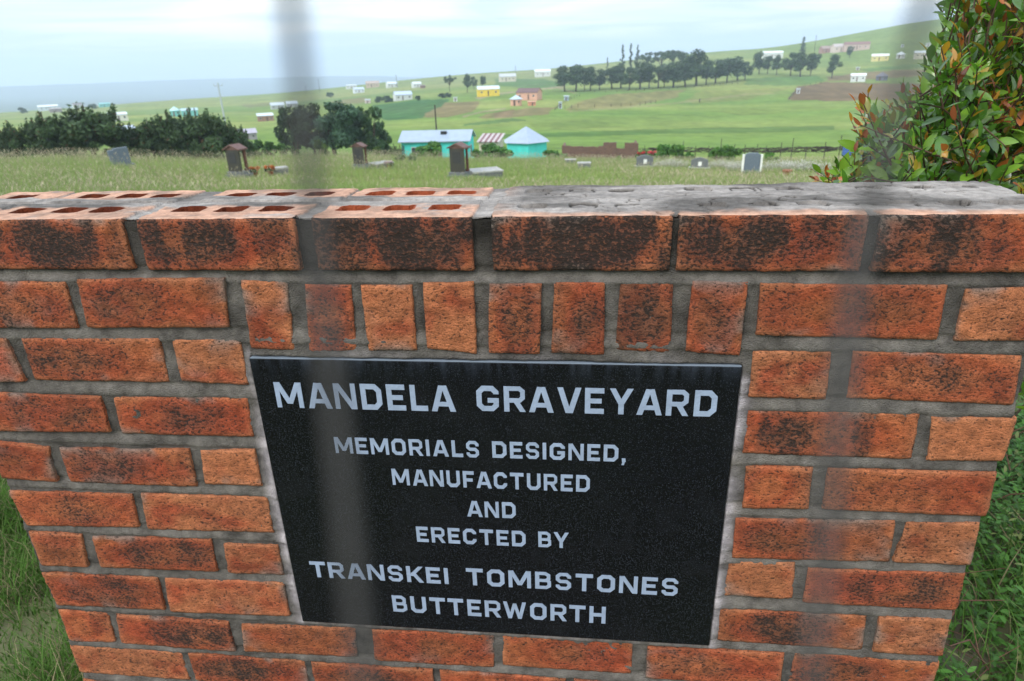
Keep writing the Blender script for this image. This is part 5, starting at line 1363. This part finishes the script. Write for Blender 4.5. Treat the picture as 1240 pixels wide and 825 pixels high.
# the village on the far slopes: (kind, left x, right x, foot y, depth, wall height, roof rise, wall, roof, label, rz, mono)
WHT = (.58, .60, .60); CRM = (.56, .52, .42); GRY = (.36, .38, .40); PNK = (.60, .34, .25); BLU = (.30, .42, .62); SIL = (.45, .50, .56); BRN = (.22, .13, .10); LTQ = (.18, .50, .48); YEL = (.70, .52, .06)
VILL = [
    ('h', 577.5, 605, 116.5, 6, 2.7, 1.1, YEL, (.52, .60, .66), 'bright yellow house with a white roof', .12, 0),
    ('h', 627, 655, 121, 7, 2.8, 1.5, PNK, (.13, .07, .07), 'salmon pink house with a dark red roof', -.35, 0),
    ('r', 617, 633, 128, 0, 2.6, 1.5, PNK, (.42, .54, .64), 'salmon pink round hut with a pale blue cone roof', 0, 0),
    ('h', 639, 649, 128, 3, 2.0, .3, (.60, .27, .18), (.55, .25, .17), 'small salmon flat-roofed outbuilding before the pink house', 0, 1),
    ('h', 477, 499, 121.5, 6, 2.7, 1.5, WHT, (.40, .47, .60), 'white house with a broad blue-grey roof among bushes', .25, 0),
    ('h', 442, 449, 125, 4, 2.4, .4, (.62, .50, .50), SIL, 'tiny pale pink hut at the left end of the bushes', 0, 1),
    ('h', 549, 554, 123, 3, 2.4, .3, WHT, GRY, 'tiny white hut above the ploughed plot', 0, 1),
    ('h', 419, 432, 107.5, 5, 2.6, .8, WHT, SIL, 'white house leftmost on the ridge left of centre', .1, 0),
    ('h', 428, 441, 112.5, 6, 3.0, 1.4, (.60, .64, .70), (.42, .50, .62), 'blue-white house just below the leftmost ridge house', .25, 0),
    ('h', 443, 460, 106, 6, 2.8, 1.5, (.48, .38, .30), (.36, .28, .24), 'brown house on the ridge left of the white gable', .0, 0),
    ('h', 468, 481, 106, 6, 3.0, 1.6, WHT, (.52, .58, .66), 'white house with a grey roof on the ridge beside the pole', .3, 0),
    ('h', 499, 510, 106, 6, 3.0, 1.5, WHT, (.55, .60, .66), 'white house on the ridge joined by a brown shed', .3, 0),
    ('h', 509, 515, 107, 4, 2.8, .5, BRN, (.20, .14, .13), 'brown shed on the ridge right of a white house', .1, 1),
    ('h', 604, 625, 99, 7, 2.8, 1.6, CRM, (.42, .44, .46), 'cream house with a grey roof on the skyline above the pink house', .1, 0),
    ('h', 647, 667, 93, 7, 3.2, 1.4, WHT, (.60, .66, .72), 'long white house on the skyline left of the tree row', .05, 0),
    ('h', 328, 345, 132, 7, 2.3, 1.4, (.40, .42, .42), (.42, .47, .52), 'grey house left of a like one below the left ridge', .1, 0),
    ('h', 347, 361, 130, 7, 2.3, 1.4, (.40, .42, .42), (.42, .47, .54), 'grey house right of a like one below the left ridge', .1, 0),
    ('h', 312, 332, 146.5, 7, 2.4, .7, (.28, .17, .12), (.50, .55, .60), 'low brown house with a flat pale roof above the green slope', .05, 1),
    ('h', 290, 311, 169, 5, 2.2, 1.5, (.30, .28, .30), (.34, .32, .38), 'mauve-grey roofed house behind the low hedge', .1, 0),
    ('h', 46, 72, 134, 6, 2.6, 1.0, (.55, .60, .66), (.58, .62, .68), 'long pale house at the far left ridge', .05, 0),
    ('h', 60, 76, 136, 5, 2.6, .6, (.25, .2, .2), (.30, .26, .27), 'dark low building in front of the long pale ridge house', .05, 1),
    ('h', 89, 100, 131, 6, 2.8, 1.8, WHT, (.18, .15, .16), 'white house with a dark roof on the far left ridge', .2, 0),
    ('h', 120, 134, 129.5, 6, 2.6, 1.0, LTQ, (.20, .42, .44), 'blue-green house at the right end of the far left ridge houses', .1, 0),
    ('h', 87, 95, 147, 5, 3.2, .7, WHT, SIL, 'small white block peeping above the evergreens at the left', 0, 1),
    ('h', 132, 156, 146.5, 6, 2.9, .7, (.66, .64, .56), (.56, .62, .68), 'long cream house above the evergreens at the left', .05, 1),
    ('h', 180, 190, 160, 4, 3.2, .5, WHT, SIL, 'white hut half hidden behind the evergreens', 0, 1),
    ('h', 144, 164, 163, 5, 2.3, 1.0, (.55, .60, .68), (.50, .58, .70), 'pale blue roofed house half hidden behind the evergreens', .1, 0),
    ('r', 206, 220, 141, 0, 3.0, 1.9, LTQ, (.40, .62, .62), 'pale turquoise round hut above the evergreens', 0, 0),
    ('h', 220, 241, 140.5, 5, 2.9, 1.0, LTQ, (.36, .50, .56), 'pale turquoise long house above the evergreens', .05, 0),
    ('h', 922, 948, 71, 7, 3.4, 1.0, WHT, (.62, .68, .72), 'white house above the right group of trees', .1, 0),
    ('h', 992, 1007, 64, 6, 3.0, 2.0, (.34, .20, .17), (.28, .20, .18), 'brown gabled house left of the school', .5, 0),
    ('h', 1006, 1024, 63, 7, 3.2, 1.8, (.60, .50, .46), (.42, .36, .36), 'pinkish front block of the school', .5, 0),
    ('h', 1020, 1053, 61, 7, 3.4, 1.4, (.48, .36, .32), (.20, .10, .095), 'long school building with a dark red roof on the hill', .12, 0),
    ('h', 1054, 1076, 74, 6, 2.6, 1.1, (.60, .52, .22), (.66, .68, .64), 'yellow and white house under the school hill', .1, 0),
    ('r', 1084, 1097, 71, 0, 2.6, 2.0, WHT, (.62, .66, .70), 'white round hut below the school hill', 0, 0),
    ('h', 1105, 1130, 71, 6, 2.9, .9, CRM, (.60, .64, .68), 'cream house at the right end of the hillside village', .08, 0),
    ('h', 1120, 1126, 56, 4, 3.0, .3, WHT, SIL, 'tiny white hut alone high on the bare slope', 0, 1),
    ('h', 1091, 1095, 57.5, 4, 2.6, .3, (.5, .55, .6), SIL, 'tiny grey hut on the bare slope above the white round hut', 0, 1),
    ('h', 1029, 1048, 99, 5, 3.2, .9, WHT, (.72, .75, .78), 'small bright white house on the brown field edge', .0, 1),
    ('r', 1059, 1076, 97.5, 0, 2.2, 2.1, (.16, .16, .22), (.13, .12, .14), 'dark round hut right of the small bright white house', 0, 0),
    ('h', 964, 968.5, 113.5, 2.5, 3.0, .3, (.55, .60, .64), SIL, 'white outhouse at the left corner of the brown field', 0, 1),
    ('h', 683, 689, 122, 3, 2.6, .4, (.34, .44, .58), SIL, 'bluish outhouse by the garden fence right of the pink house', 0, 1),
    ('h', 676.5, 680.5, 131.5, 2, 3.2, .3, (.42, .50, .62), SIL, 'narrow bluish outhouse at the garden corner below the tree row', 0, 1),
    ('h', 1036, 1041, 85, 3, 2.2, .4, (.45, .45, .45), SIL, 'grey outhouse above the small bright white house', 0, 1),
]
for kd, x0, x1, yf, dp, h, rise, wc, rc, lab, rz, mono in VILL:
    P, d = hit((x0 + x1) / 2, yf, 130)
    w = (x1 - x0) / ppm(P)[0]
    if kd == 'r': rondavel(P, w / 2 * .86, h * w / 6.0 if w > 7 else h, rise * (w / 6.0 if w > 7 else 1), wc, rc, lab, over=w * .08)
    else:
        k = min(1.0, w / 7.0) if w < 7 else min(1.35, w / 9.0) if w > 9 else 1.0
        house(P, w * .94, min(dp, w * 1.2), h * max(k, .75), rise * k, wc, rc, lab, rz, bool(mono), 'outhouse' if w < 3.2 else 'house', 'outhouse' if w < 3.2 else 'house', 1 if w < 6 else 2 if w < 12 else 4)

# ------------------------------------------------------------------ poles, posts, fences
wood_m = mat('pole_wood', (.055, .045, .040), rough=.9, var=.3, vscale=4)
steel_m = mat('pole_steel', (.40, .44, .48), rough=.5, spec=.4)
def pole(x, yt, yb, label, d=None, r=.11, m=wood_m, bars=0, name='power_pole'):
    if d is None: P, d = hit(x, yb, 60)
    else: P = at(x, d)
    h = top_h(x, yt, P)
    t = thing(name, label, 'pole', tuple(P), facing(P))
    b = MB(); b.tube([(0, 0, -.5), (0, 0, h * .5), (0, 0, h)], [r * 1.2, r, r * .8], 8); b.build('shaft', m, t)
    for k in range(bars):
        b = MB(); b.box((0, -.05, h - .4 - k * .9), (1.2, .10, .10)); 
        for s in (-.55, 0, .55): b.tube([(s, -.05, h - .34 - k * .9), (s, -.05, h - .12 - k * .9)], .05, 6)
        b.build('cross_arm', m, t)
    return t
pole(528, 127, 190, 'dark wooden pole rising behind the long turquoise house', 100, .11)
pole(273, 100, 165, 'tall pale power pole with a short cross arm behind the evergreens', 110, .12, steel_m, 1)
pole(244.5, 103, 118.5, 'distant power pole on the left ridge near the tall pale pole', None, .22, wood_m, 1)
pole(75, 113, 127, 'distant power pole at the far left ridge, beside the long pale house', None, .24, wood_m, 1)
pole(481, 91, 106, 'thin pole on the ridge beside the white house with a grey roof', None, .18, wood_m, 1)
pole(387, 96, 112, 'thin pole on the ridge between the wire and the ridge houses', None, .18, wood_m, 1)
pole(371, 104, 114, 'short pole on the ridge left of the ridge houses', None, .18, wood_m, 1)
pole(624.5, 80, 95, 'thin pole on the skyline right of the cream house', None, .18, wood_m, 1)
pole(986, 43, 63, 'thin pole on the slope left of the school', None, .18, wood_m, 1)

fence = thing('post_fence', 'thin dark post and wire fence with thorn branches at the foot of the field', 'fence', tuple(at(930, 84)), 0)
fo = np.array(fence.location)
FX = [(782, 66), (800, 65), (812, 65), (829, 64), (845, 63), (861, 63), (876, 62), (892, 61), (905, 61), (920, 60), (931, 60), (950, 59), (963, 58), (981, 58), (1004, 57), (1022, 57), (1045, 56), (1070, 56), (1100, 55)]
prev = None; wires = MB(); tops = []
for i, (x, d) in enumerate(FX):
    d = d * 1.36; P = at(x, d); h = R.uniform(1.45, 2.1) * (1.25 if i % 3 == 0 else 1)
    b = MB(); q = P - fo; b.tube([(q[0], q[1], q[2] - .3), (q[0] + R.uniform(-.05, .05), q[1], q[2] + h)], [.05, .035], 6); b.build('post', wood_m, fence)
    if prev is not None:
        for z in (.4, .8, 1.2):
            m_ = (prev + q) / 2
            wires.tube([tuple(prev + [0, 0, z]), tuple(m_ + [0, 0, z - .04]), tuple(q + [0, 0, z])], .009, 4, False)
    prev = q
wires.build('wire', mat('rusty_wire', (.10, .085, .075), rough=.7), fence)
b = MB()
for i in range(620):                                    # thorn branches heaped along the fence
    x = R.uniform(700, 1110); d = (66 - (x - 700) / 410 * 9 + R.uniform(-.4, .4) + 2.5) * 1.36
    if x < 790 and R.random() < .55: continue
    q = at(x, d) - fo; a = R.uniform(-.35, .35); L_ = R.uniform(.5, 1.3); z = R.uniform(.95, 1.5)
    b.tube([tuple(q + [-L_ / 2, R.uniform(-.2, .2), z + R.uniform(-.15, .15)]), tuple(q + [0, 0, z + .05]), tuple(q + [L_ / 2, R.uniform(-.2, .2), z + R.uniform(-.15, .15)])], [.03, .05, .02], 4)
b.build('thorn_branches', mat('thorn_wood', (.045, .032, .028), rough=.95, var=.3), fence)
# dark palings between the tree clump and the turquoise house
pal = thing('paling_fence', 'dark uneven wooden paling fence left of the long turquoise house', 'fence', tuple(at(468, 84)), 0); po = np.array(pal.location)
b = MB()
for i in range(34):
    q = at(452 + i * 1.05, 85) - po; h = R.uniform(1.1, 1.9)
    b.box((q[0], q[1], q[2] + h / 2), (.07, .05, h))
b.build('palings', wood_m, pal)
b = MB(); q0 = at(452, 84.9) - po; q1 = at(488, 84.9) - po
for z in (.6, 1.15): b.tube([tuple(q0 + [0, 0, z]), tuple(q1 + [0, 0, z])], .035, 5)
b.build('rail', wood_m, pal)
# garden fence lines on the hillside
def far_fence(pts, label, h=1.3):
    Q = [hit(x, y, 120)[0] for x, y in pts]
    t = thing('garden_fence', label, 'fence', tuple(Q[0])); o0 = Q[0]; wr = MB()
    ps = []
    for a, c in zip(Q[:-1], Q[1:]):
        n = max(2, int(np.linalg.norm(c - a) / 5))
        for k in range(n):
            p = a + (c - a) * k / n; ps.append(np.array([p[0], p[1], float(hgt(p[0], p[1])[0])]))
    b = MB()
    for p in ps: q = p - o0; b.tube([tuple(q), tuple(q + [0, 0, h])], .09, 5)
    b.build('posts', wood_m, t)
    for a, c in zip(ps[:-1], ps[1:]):
        for z in (.5, 1.0): wr.tube([tuple(a - o0 + [0, 0, z]), tuple(c - o0 + [0, 0, z])], .02, 4, False)
    wr.build('wire', mat('rusty_wire'), t)
far_fence([(684, 132), (700, 130.5), (740, 130), (775, 128), (800, 124)], 'thin fence along the lower edge of the tawny field')
far_fence([(672, 134), (680, 127), (692, 120), (705, 116)], 'thin garden fence climbing beside the bluish outhouses')
far_fence([(694, 112), (720, 112.5), (760, 111.5), (800, 109), (850, 106), (900, 101)], 'thin fence at the feet of the dark tree row')
far_fence([(955, 121), (964, 112), (975, 105), (1000, 101)], 'thin fence up the left side of the brown field')
# person far off in the field
P, d = hit(847, 124.5, 130)
t = thing('field_post', 'lone dark post standing in the middle of the green field', 'post', tuple(P)); hh = 5 / ppm(P)[1]
b = MB(); b.tube([(0, 0, -.2), (0, 0, hh * .6), (.05, 0, hh)], [.16, .20, .12], 7); b.build('stump', wood_m, t)
b = MB(); b.tube([(-.32, 0, hh * .80), (.34, 0, hh * .84)], [.09, .07], 6); b.build('cross_piece', wood_m, t)
# red blooms beside the ruin
for x, d, col, lab in ((778, 77, (.50, .05, .05), 'red flowering bush touching the right end of the brick ruin'), (791, 76, (.55, .06, .08), 'bright red flowering bush left of the tallest bush by the ruin')):
    P = at(x, d); o = thing('flowering_bush', lab, 'bush', tuple(P))
    V, F, C = leafcloud([(R.uniform(-.5, .5), R.uniform(-.3, .3), R.uniform(.3, 1.0)) for _ in range(9)], [.3] * 9, 500, .07, (.05, .12, .03), .3, 1.7); link('leaves', mesh_np('leaves', V, F, C, False, [leaf_m]), o)
    V, F, C = leafcloud([(-.32 + .16 * q_, -.3, R.uniform(.9, 1.05)) for q_ in range(5)], [.16] * 5, 130, .07, col, .2, 1.0); link('blooms', mesh_np('blooms', V, F, C, False, [leaf_m]), o)
# vehicle behind the leafy shrub
P = at(1054, 83); car = thing('parked_car', 'blue pickup with a pale roofed canopy by the fence, half hidden by the leafy shrub', 'car', tuple(P), facing(P) + .08)
blue_m = mat('blue_car_paint', (.045, .11, .36), rough=.3, spec=.5, coat=.4); 
def prism(prof, y0, y1, mat_, name, parent, bev=.03):
    n = len(prof); b = MB(); V = [(x, y0, z) for x, z in prof] + [(x, y1, z) for x, z in prof]
    b.faces(V, [tuple(range(n)), tuple(range(2 * n - 1, n - 1, -1))] + [(i, i + n, (i + 1) % n + n, (i + 1) % n) for i in range(n)]); return b.build(name, mat_, parent, bev)
prism([(-2.3, .45), (2.25, .45), (2.3, .80), (1.1, 1.0), (-2.3, 1.0)], -.85, .85, blue_m, 'body', car)
prism([(-.55, 1.0), (1.05, 1.0), (.45, 1.62), (-.5, 1.62)], -.78, .78, blue_m, 'cab', car)
prism([(-2.28, 1.0), (-.58, 1.0), (-.58, 1.60), (-2.2, 1.60)], -.80, .80, blue_m, 'canopy', car)
prism([(-2.25, 1.60), (-.5, 1.60), (-.5, 1.68), (-2.2, 1.68)], -.78, .78, white_m, 'canopy_roof', car)
for s in (-1, 1):
    prism([(-.42, 1.06), (.80, 1.06), (.40, 1.54), (-.40, 1.54)], s * .80 - .01, s * .80 + .01, glass_m, 'side_window', car, 0)
    for x in (-1.45, 1.4):
        b = MB(); b.tube([(x, s * .62, .34), (x, s * .88, .34)], [.34, .34], 18); wl2 = b.build('wheel', mat('tyre', (.018, .018, .019), rough=.85), car)
        b = MB(); b.tube([(x, s * .86, .34), (x, s * .895, .34)], [.19, .17], 14); b.build('rim', steel_m, wl2)

# ------------------------------------------------------------------ the leafy shrub behind the right end of the wall
SIL_POLY = [(1166, -60), (1163, 15), (1160, 45), (1122, 74), (1130, 98), (1112, 110), (1090, 124), (1066, 137), (1046, 134), (1052, 152), (1036, 162), (1044, 188), (1022, 206), (1000, 206), (990, 226), (1140, 236), (1320, 275), (1320, -60)]

def leaf_shape(nl=5):
    """a leaf one unit long along +x, folded a little along its midrib; returns verts (rows of 3) and faces"""
    V = []; F = []
    for i in range(nl + 1):
        t = i / nl; w = .225 * math.sin(math.pi * min(1, t * .94 + .05)) ** .75 * (1 - .15 * t)
        z = -.10 * t * t
        V += [(t, -w, z + w * .30), (t, 0, z), (t, w, z + w * .30)]
    for i in range(nl):
        a = 3 * i; F += [(a, a + 3, a + 4, a + 1), (a + 1, a + 4, a + 5, a + 2)]
    return np.array(V), np.array(F)

def put_leaves(P, D, N, S, C, nl=5):
    """P base, D direction, N up, S size, C colour"""
    LV, LF = leaf_shape(nl)
    D = D / np.linalg.norm(D, axis=1)[:, None]
    Sd = np.cross(N, D); Sd /= np.linalg.norm(Sd, axis=1)[:, None] + 1e-9
    Up = np.cross(D, Sd)
    V = P[:, None] + S[:, None, None] * (LV[None, :, 0:1] * D[:, None] + LV[None, :, 1:2] * Sd[:, None] + LV[None, :, 2:3] * Up[:, None])
    n, k = len(P), len(LV)
    F = (np.arange(n)[:, None, None] * k + LF[None]).reshape(-1, 4)
    Cc = np.repeat(C, k, 0).reshape(n, k, 3)
    mid = np.array([1.12 if i % 3 == 1 else 1.0 for i in range(k)])
    return V.reshape(-1, 3), F, (Cc * mid[None, :, None]).reshape(-1, 3)

def build_shrub():
    base = np.array([1.75, .95, 0.0])
    sh = thing('leafy_shrub', 'glossy green shrub with orange and red young leaves behind the right end of the wall', 'shrub', tuple(base))
    rnd = np.random.default_rng(5)
    # sprigs grow outwards from the heart of the bush
    heart = np.array([1.80, .85, 1.15])
    pts = []
    tries = 0
    while len(pts) < 1200 and tries < 60000:
        tries += 1
        px = rnd.uniform(975, 1310); py = rnd.uniform(-60, 270)
        if not inpoly(np.array([px]), np.array([py]), SIL_POLY)[0]: continue
        d = rnd.uniform(1.12, 2.25)
        r = ray(px, py); p = CP + r * d
        if p[1] < .24 or p[2] < .85: continue
        e = (p - np.array([1.95, .95, 1.30])) / np.array([1.02, .78, .72])
        if e @ e > 1.25: continue
        pts.append(p)
    # unseen far side and skirts of the bush, thinner
    for _ in range(420):
        a = rnd.uniform(0, 6.28); z = rnd.uniform(.12, 1.0); rr = rnd.uniform(.12, .55)
        p = np.array([2.0 + math.cos(a) * rr * 1.0, 1.1 + math.sin(a) * rr * .8, z + .25])
        if p[0] < 1.75 and p[1] < .9: continue
        x_, y_ = to_px(p)
        if x_ < 1236 and y_ > 470: continue
        if y_ < 300 and not inpoly(np.array([x_]), np.array([y_]), SIL_POLY)[0] and x_ < 1250: continue
        pts.append(p)
    tw = MB(); LP, LD, LN, LS, LC = [], [], [], [], []
    for p in pts:
        out = p - heart; out = out / (np.linalg.norm(out) + 1e-6)
        dr = out * .75 + rnd.normal(0, .35, 3) + np.array([0, 0, .35]); dr /= np.linalg.norm(dr)
        L_ = rnd.uniform(.09, .17)
        a = p - dr * L_ * .8; tip = p + dr * L_ * .25
        curve = (a + tip) / 2 + rnd.normal(0, .008, 3)
        # silhouette: where the sprig lies near the outline, its tip may stand out
        tw.tube([tuple(a), tuple(curve), tuple(tip)], [.0018, .0015, .0009], 5, False)
        ex = np.cross(dr, [0, 0, 1.]); ex /= np.linalg.norm(ex) + 1e-9; ey = np.cross(ex, dr)
        n = rnd.integers(7, 12); ph = rnd.uniform(0, 6.28)
        young = rnd.uniform() < .52
        for k in range(n):
            t = k / (n - 1); q = a + (tip - a) * t
            an = ph + k * 2.4
            sd = ex * math.cos(an) + ey * math.sin(an)
            dd = sd * (1.0 - .62 * t) + dr * (.35 + .75 * t) + np.array([0, 0, .12]); dd /= np.linalg.norm(dd)
            nn = dr * .8 + np.array([0, 0, .6]) - dd * .1 + rnd.normal(0, .22, 3)
            s = rnd.uniform(.026, .056) * (1.0 - .38 * t)
            g = rnd.uniform()
            c = np.array([.060, .145, .020]) * rnd.uniform(.65, 1.35)
            if g < .34: c = np.array([.14, .26, .028]) * rnd.uniform(.8, 1.2)
            if young and t > .66:
                c = [np.array([.36, .105, .030]), np.array([.36, .18, .028]), np.array([.24, .070, .032]), np.array([.22, .21, .03])][rnd.integers(0, 4)] * rnd.uniform(.7, 1.2); s *= .85
            elif g > .965: c = np.array([.30, .21, .025])
            LP.append(q); LD.append(dd); LN.append(nn); LS.append(s); LC.append(c)
    V, F, C = put_leaves(np.array(LP), np.array(LD), np.array(LN), np.array(LS), np.array(LC))
    m = bpy.data.materials.new('glossy_leaf'); m.use_nodes = True
    t = m.node_tree; b = t.nodes['Principled BSDF']; L = t.links.new
    a = t.nodes.new('ShaderNodeAttribute'); a.attribute_name = 'col'; L(a.outputs['Color'], b.inputs['Base Color'])
    b.inputs['Roughness'].default_value = .24; b.inputs['Specular IOR Level'].default_value = .7
    tr = t.nodes.new('ShaderNodeBsdfTranslucent'); vs = t.nodes.new('ShaderNodeVectorMath'); vs.operation = 'MULTIPLY'; vs.inputs[1].default_value = (1.5, 1.7, .6)
    L(a.outputs['Color'], vs.inputs[0]); L(vs.outputs[0], tr.inputs['Color'])
    ms = t.nodes.new('ShaderNodeMixShader'); ms.inputs[0].default_value = .25; L(b.outputs[0], ms.inputs[1]); L(tr.outputs[0], ms.inputs[2]); L(ms.outputs[0], t.nodes['Material Output'].inputs['Surface'])
    link('foliage', mesh_np('foliage', V - base, F, C, True, [m]), sh)
    tw.v = [tuple(np.array(v) - base) for v in tw.v]
    tw.build('twigs', mat('red_twig', (.085, .050, .030), rough=.7, var=.3), sh)
    st = MB()
    for k in range(30):
        q = pts[rnd.integers(0, len(pts))] - base
        s0 = np.array([rnd.normal(0, .06), rnd.normal(0, .06), 0])
        m1 = s0 * 1.5 + q * np.array([.35, .35, .45]) + rnd.normal(0, .03, 3)
        st.tube([tuple(s0), tuple(m1), tuple(q)], [.012, .006, .002], 7, False)
    st.build('stems', bark_m, sh)
    return m
glossy = build_shrub()

def ground_weeds():
    """low leafy ground cover at the right foot of the wall"""
    rnd = np.random.default_rng(8)
    LP, LD, LN, LS, LC = [], [], [], [], []
    n = 0
    while n < 4200:
        x = rnd.uniform(1.50, 2.9); y = rnd.uniform(-.05, 1.9); 
        k = fbm(np.array([[x * 2.2, y * 2.2, 0]]), 3, 91)[0]
        if k < .30: continue
        n += 1
        h = rnd.uniform(.05, .16 + .28 * max(0, k - .4)); ln = rnd.normal(0, .35, 2)
        g = np.array([.055, .145, .022]) * rnd.uniform(.6, 1.4); pale = rnd.uniform() < .12
        for j in range(rnd.integers(6, 12)):
            t = (j + 1) / 11; p = np.array([x + ln[0] * h * t, y + ln[1] * h * t, h * t])
            a = rnd.uniform(0, 6.28); d = np.array([math.cos(a), math.sin(a), rnd.uniform(.1, .8)])
            LP.append(p); LD.append(d); LN.append(np.array([0, 0, 1.]) + rnd.normal(0, .25, 3)); LS.append(rnd.uniform(.014, .034))
            LC.append(np.array([.16, .20, .06]) if pale and t > .6 else g * rnd.uniform(.8, 1.2))
    V, F, C = put_leaves(np.array(LP), np.array(LD), np.array(LN), np.array(LS), np.array(LC), 3)
    o = link('leafy_weeds', mesh_np('leafy_weeds', V, F, C, True, [mat('leaf_weed_mat', rough=.5, spec=.3, attr='col', trans=.25)]))
    tag(o, 'bright green leafy weeds covering the ground at the right foot of the wall', 'weeds', kind='stuff')
    # a few dead reddish twigs leaning through the weeds
    b = MB()
    for k in range(70):
        x = rnd.uniform(1.62, 2.9); y = rnd.uniform(.15, 1.6); a = rnd.uniform(0, 6.28); L_ = rnd.uniform(.12, .34)
        p0 = np.array([x, y, 0.0]); p1 = p0 + np.array([math.cos(a) * L_ * .5, math.sin(a) * L_ * .5, L_ * .7]); p2 = p1 + np.array([math.cos(a + .5) * L_ * .5, math.sin(a + .5) * L_ * .5, L_ * .25])
        b.tube([tuple(p0), tuple(p1), tuple(p2)], [.0028, .0022, .001], 5, False)
        for q in range(4):
            s = p0 + (p1 - p0) * rnd.uniform(.3, 1); e = s + rnd.normal(0, .05, 3) + np.array([0, 0, .04]); b.tube([tuple(s), tuple(e)], [.0014, .0007], 4, False)
    o = b.build('dead_twigs', mat('dead_twig', (.14, .07, .05), rough=.85, var=.3))
    tag(o, 'dry reddish twigs sticking up through the weeds right of the wall', 'twigs', kind='stuff')
ground_weeds()

# ------------------------------------------------------------------ the thin wire fence right in front of the camera
def near_fence():
    s = .040
    A = [[(325, -250), (352, 0), (371, 170), (398, 430), (419, 620), (441, 825), (470, 1080)],
         [(1190, -250), (1122, 0), (1072, 170), (1034, 345), (1010, 560), (984, 825), (965, 1080)]]
    mid = CP + s * ray(700, 400)
    f = thing('wire_fence', 'thin dark wire fence close to the viewer, seen as two soft blurred uprights', 'fence', tuple(mid))
    gm = mat('rusted_wire', (.050, .048, .047), rough=.6, spec=.12, var=.2, vscale=300)
    ends = []
    for a in A:
        P = [CP + s * ray(*q) for q in a]; ends.append((P[0], P[-1]))
        b = MB(); b.tube([tuple(p - mid) for p in P], .00056, 10); b.build('upright_wire', gm, f)
    for e in (0, 1):
        u, w = ends[0][e], ends[1][e]; v = w - u; off = CD * .00115
        b = MB(); b.tube([tuple(u - v * .35 - mid + off), tuple(w + v * .35 - mid + off)], .00053, 10); b.build('cross_wire', gm, f)
near_fence()

# ------------------------------------------------------------------ hazy air
def haze():
    b = MB(); H = 9600
    z0, z1 = -420, 130
    b.box((CP[0], CP[1], (z0 + z1) / 2), (2 * H, 2 * H, z1 - z0))
    m = bpy.data.materials.new('haze_air'); m.use_nodes = True
    t = m.node_tree; t.nodes.clear()
    o = t.nodes.new('ShaderNodeOutputMaterial'); v = t.nodes.new('ShaderNodeVolumePrincipled')
    v.inputs['Color'].default_value = (.70, .83, 1, 1); v.inputs['Density'].default_value = 3.5e-4; v.inputs['Anisotropy'].default_value = .2
    t.links.new(v.outputs[0], o.inputs['Volume'])
    ob = b.build('haze', m); tag(ob, 'pale bluish air that fades the far hills', 'haze', kind='stuff')
haze()
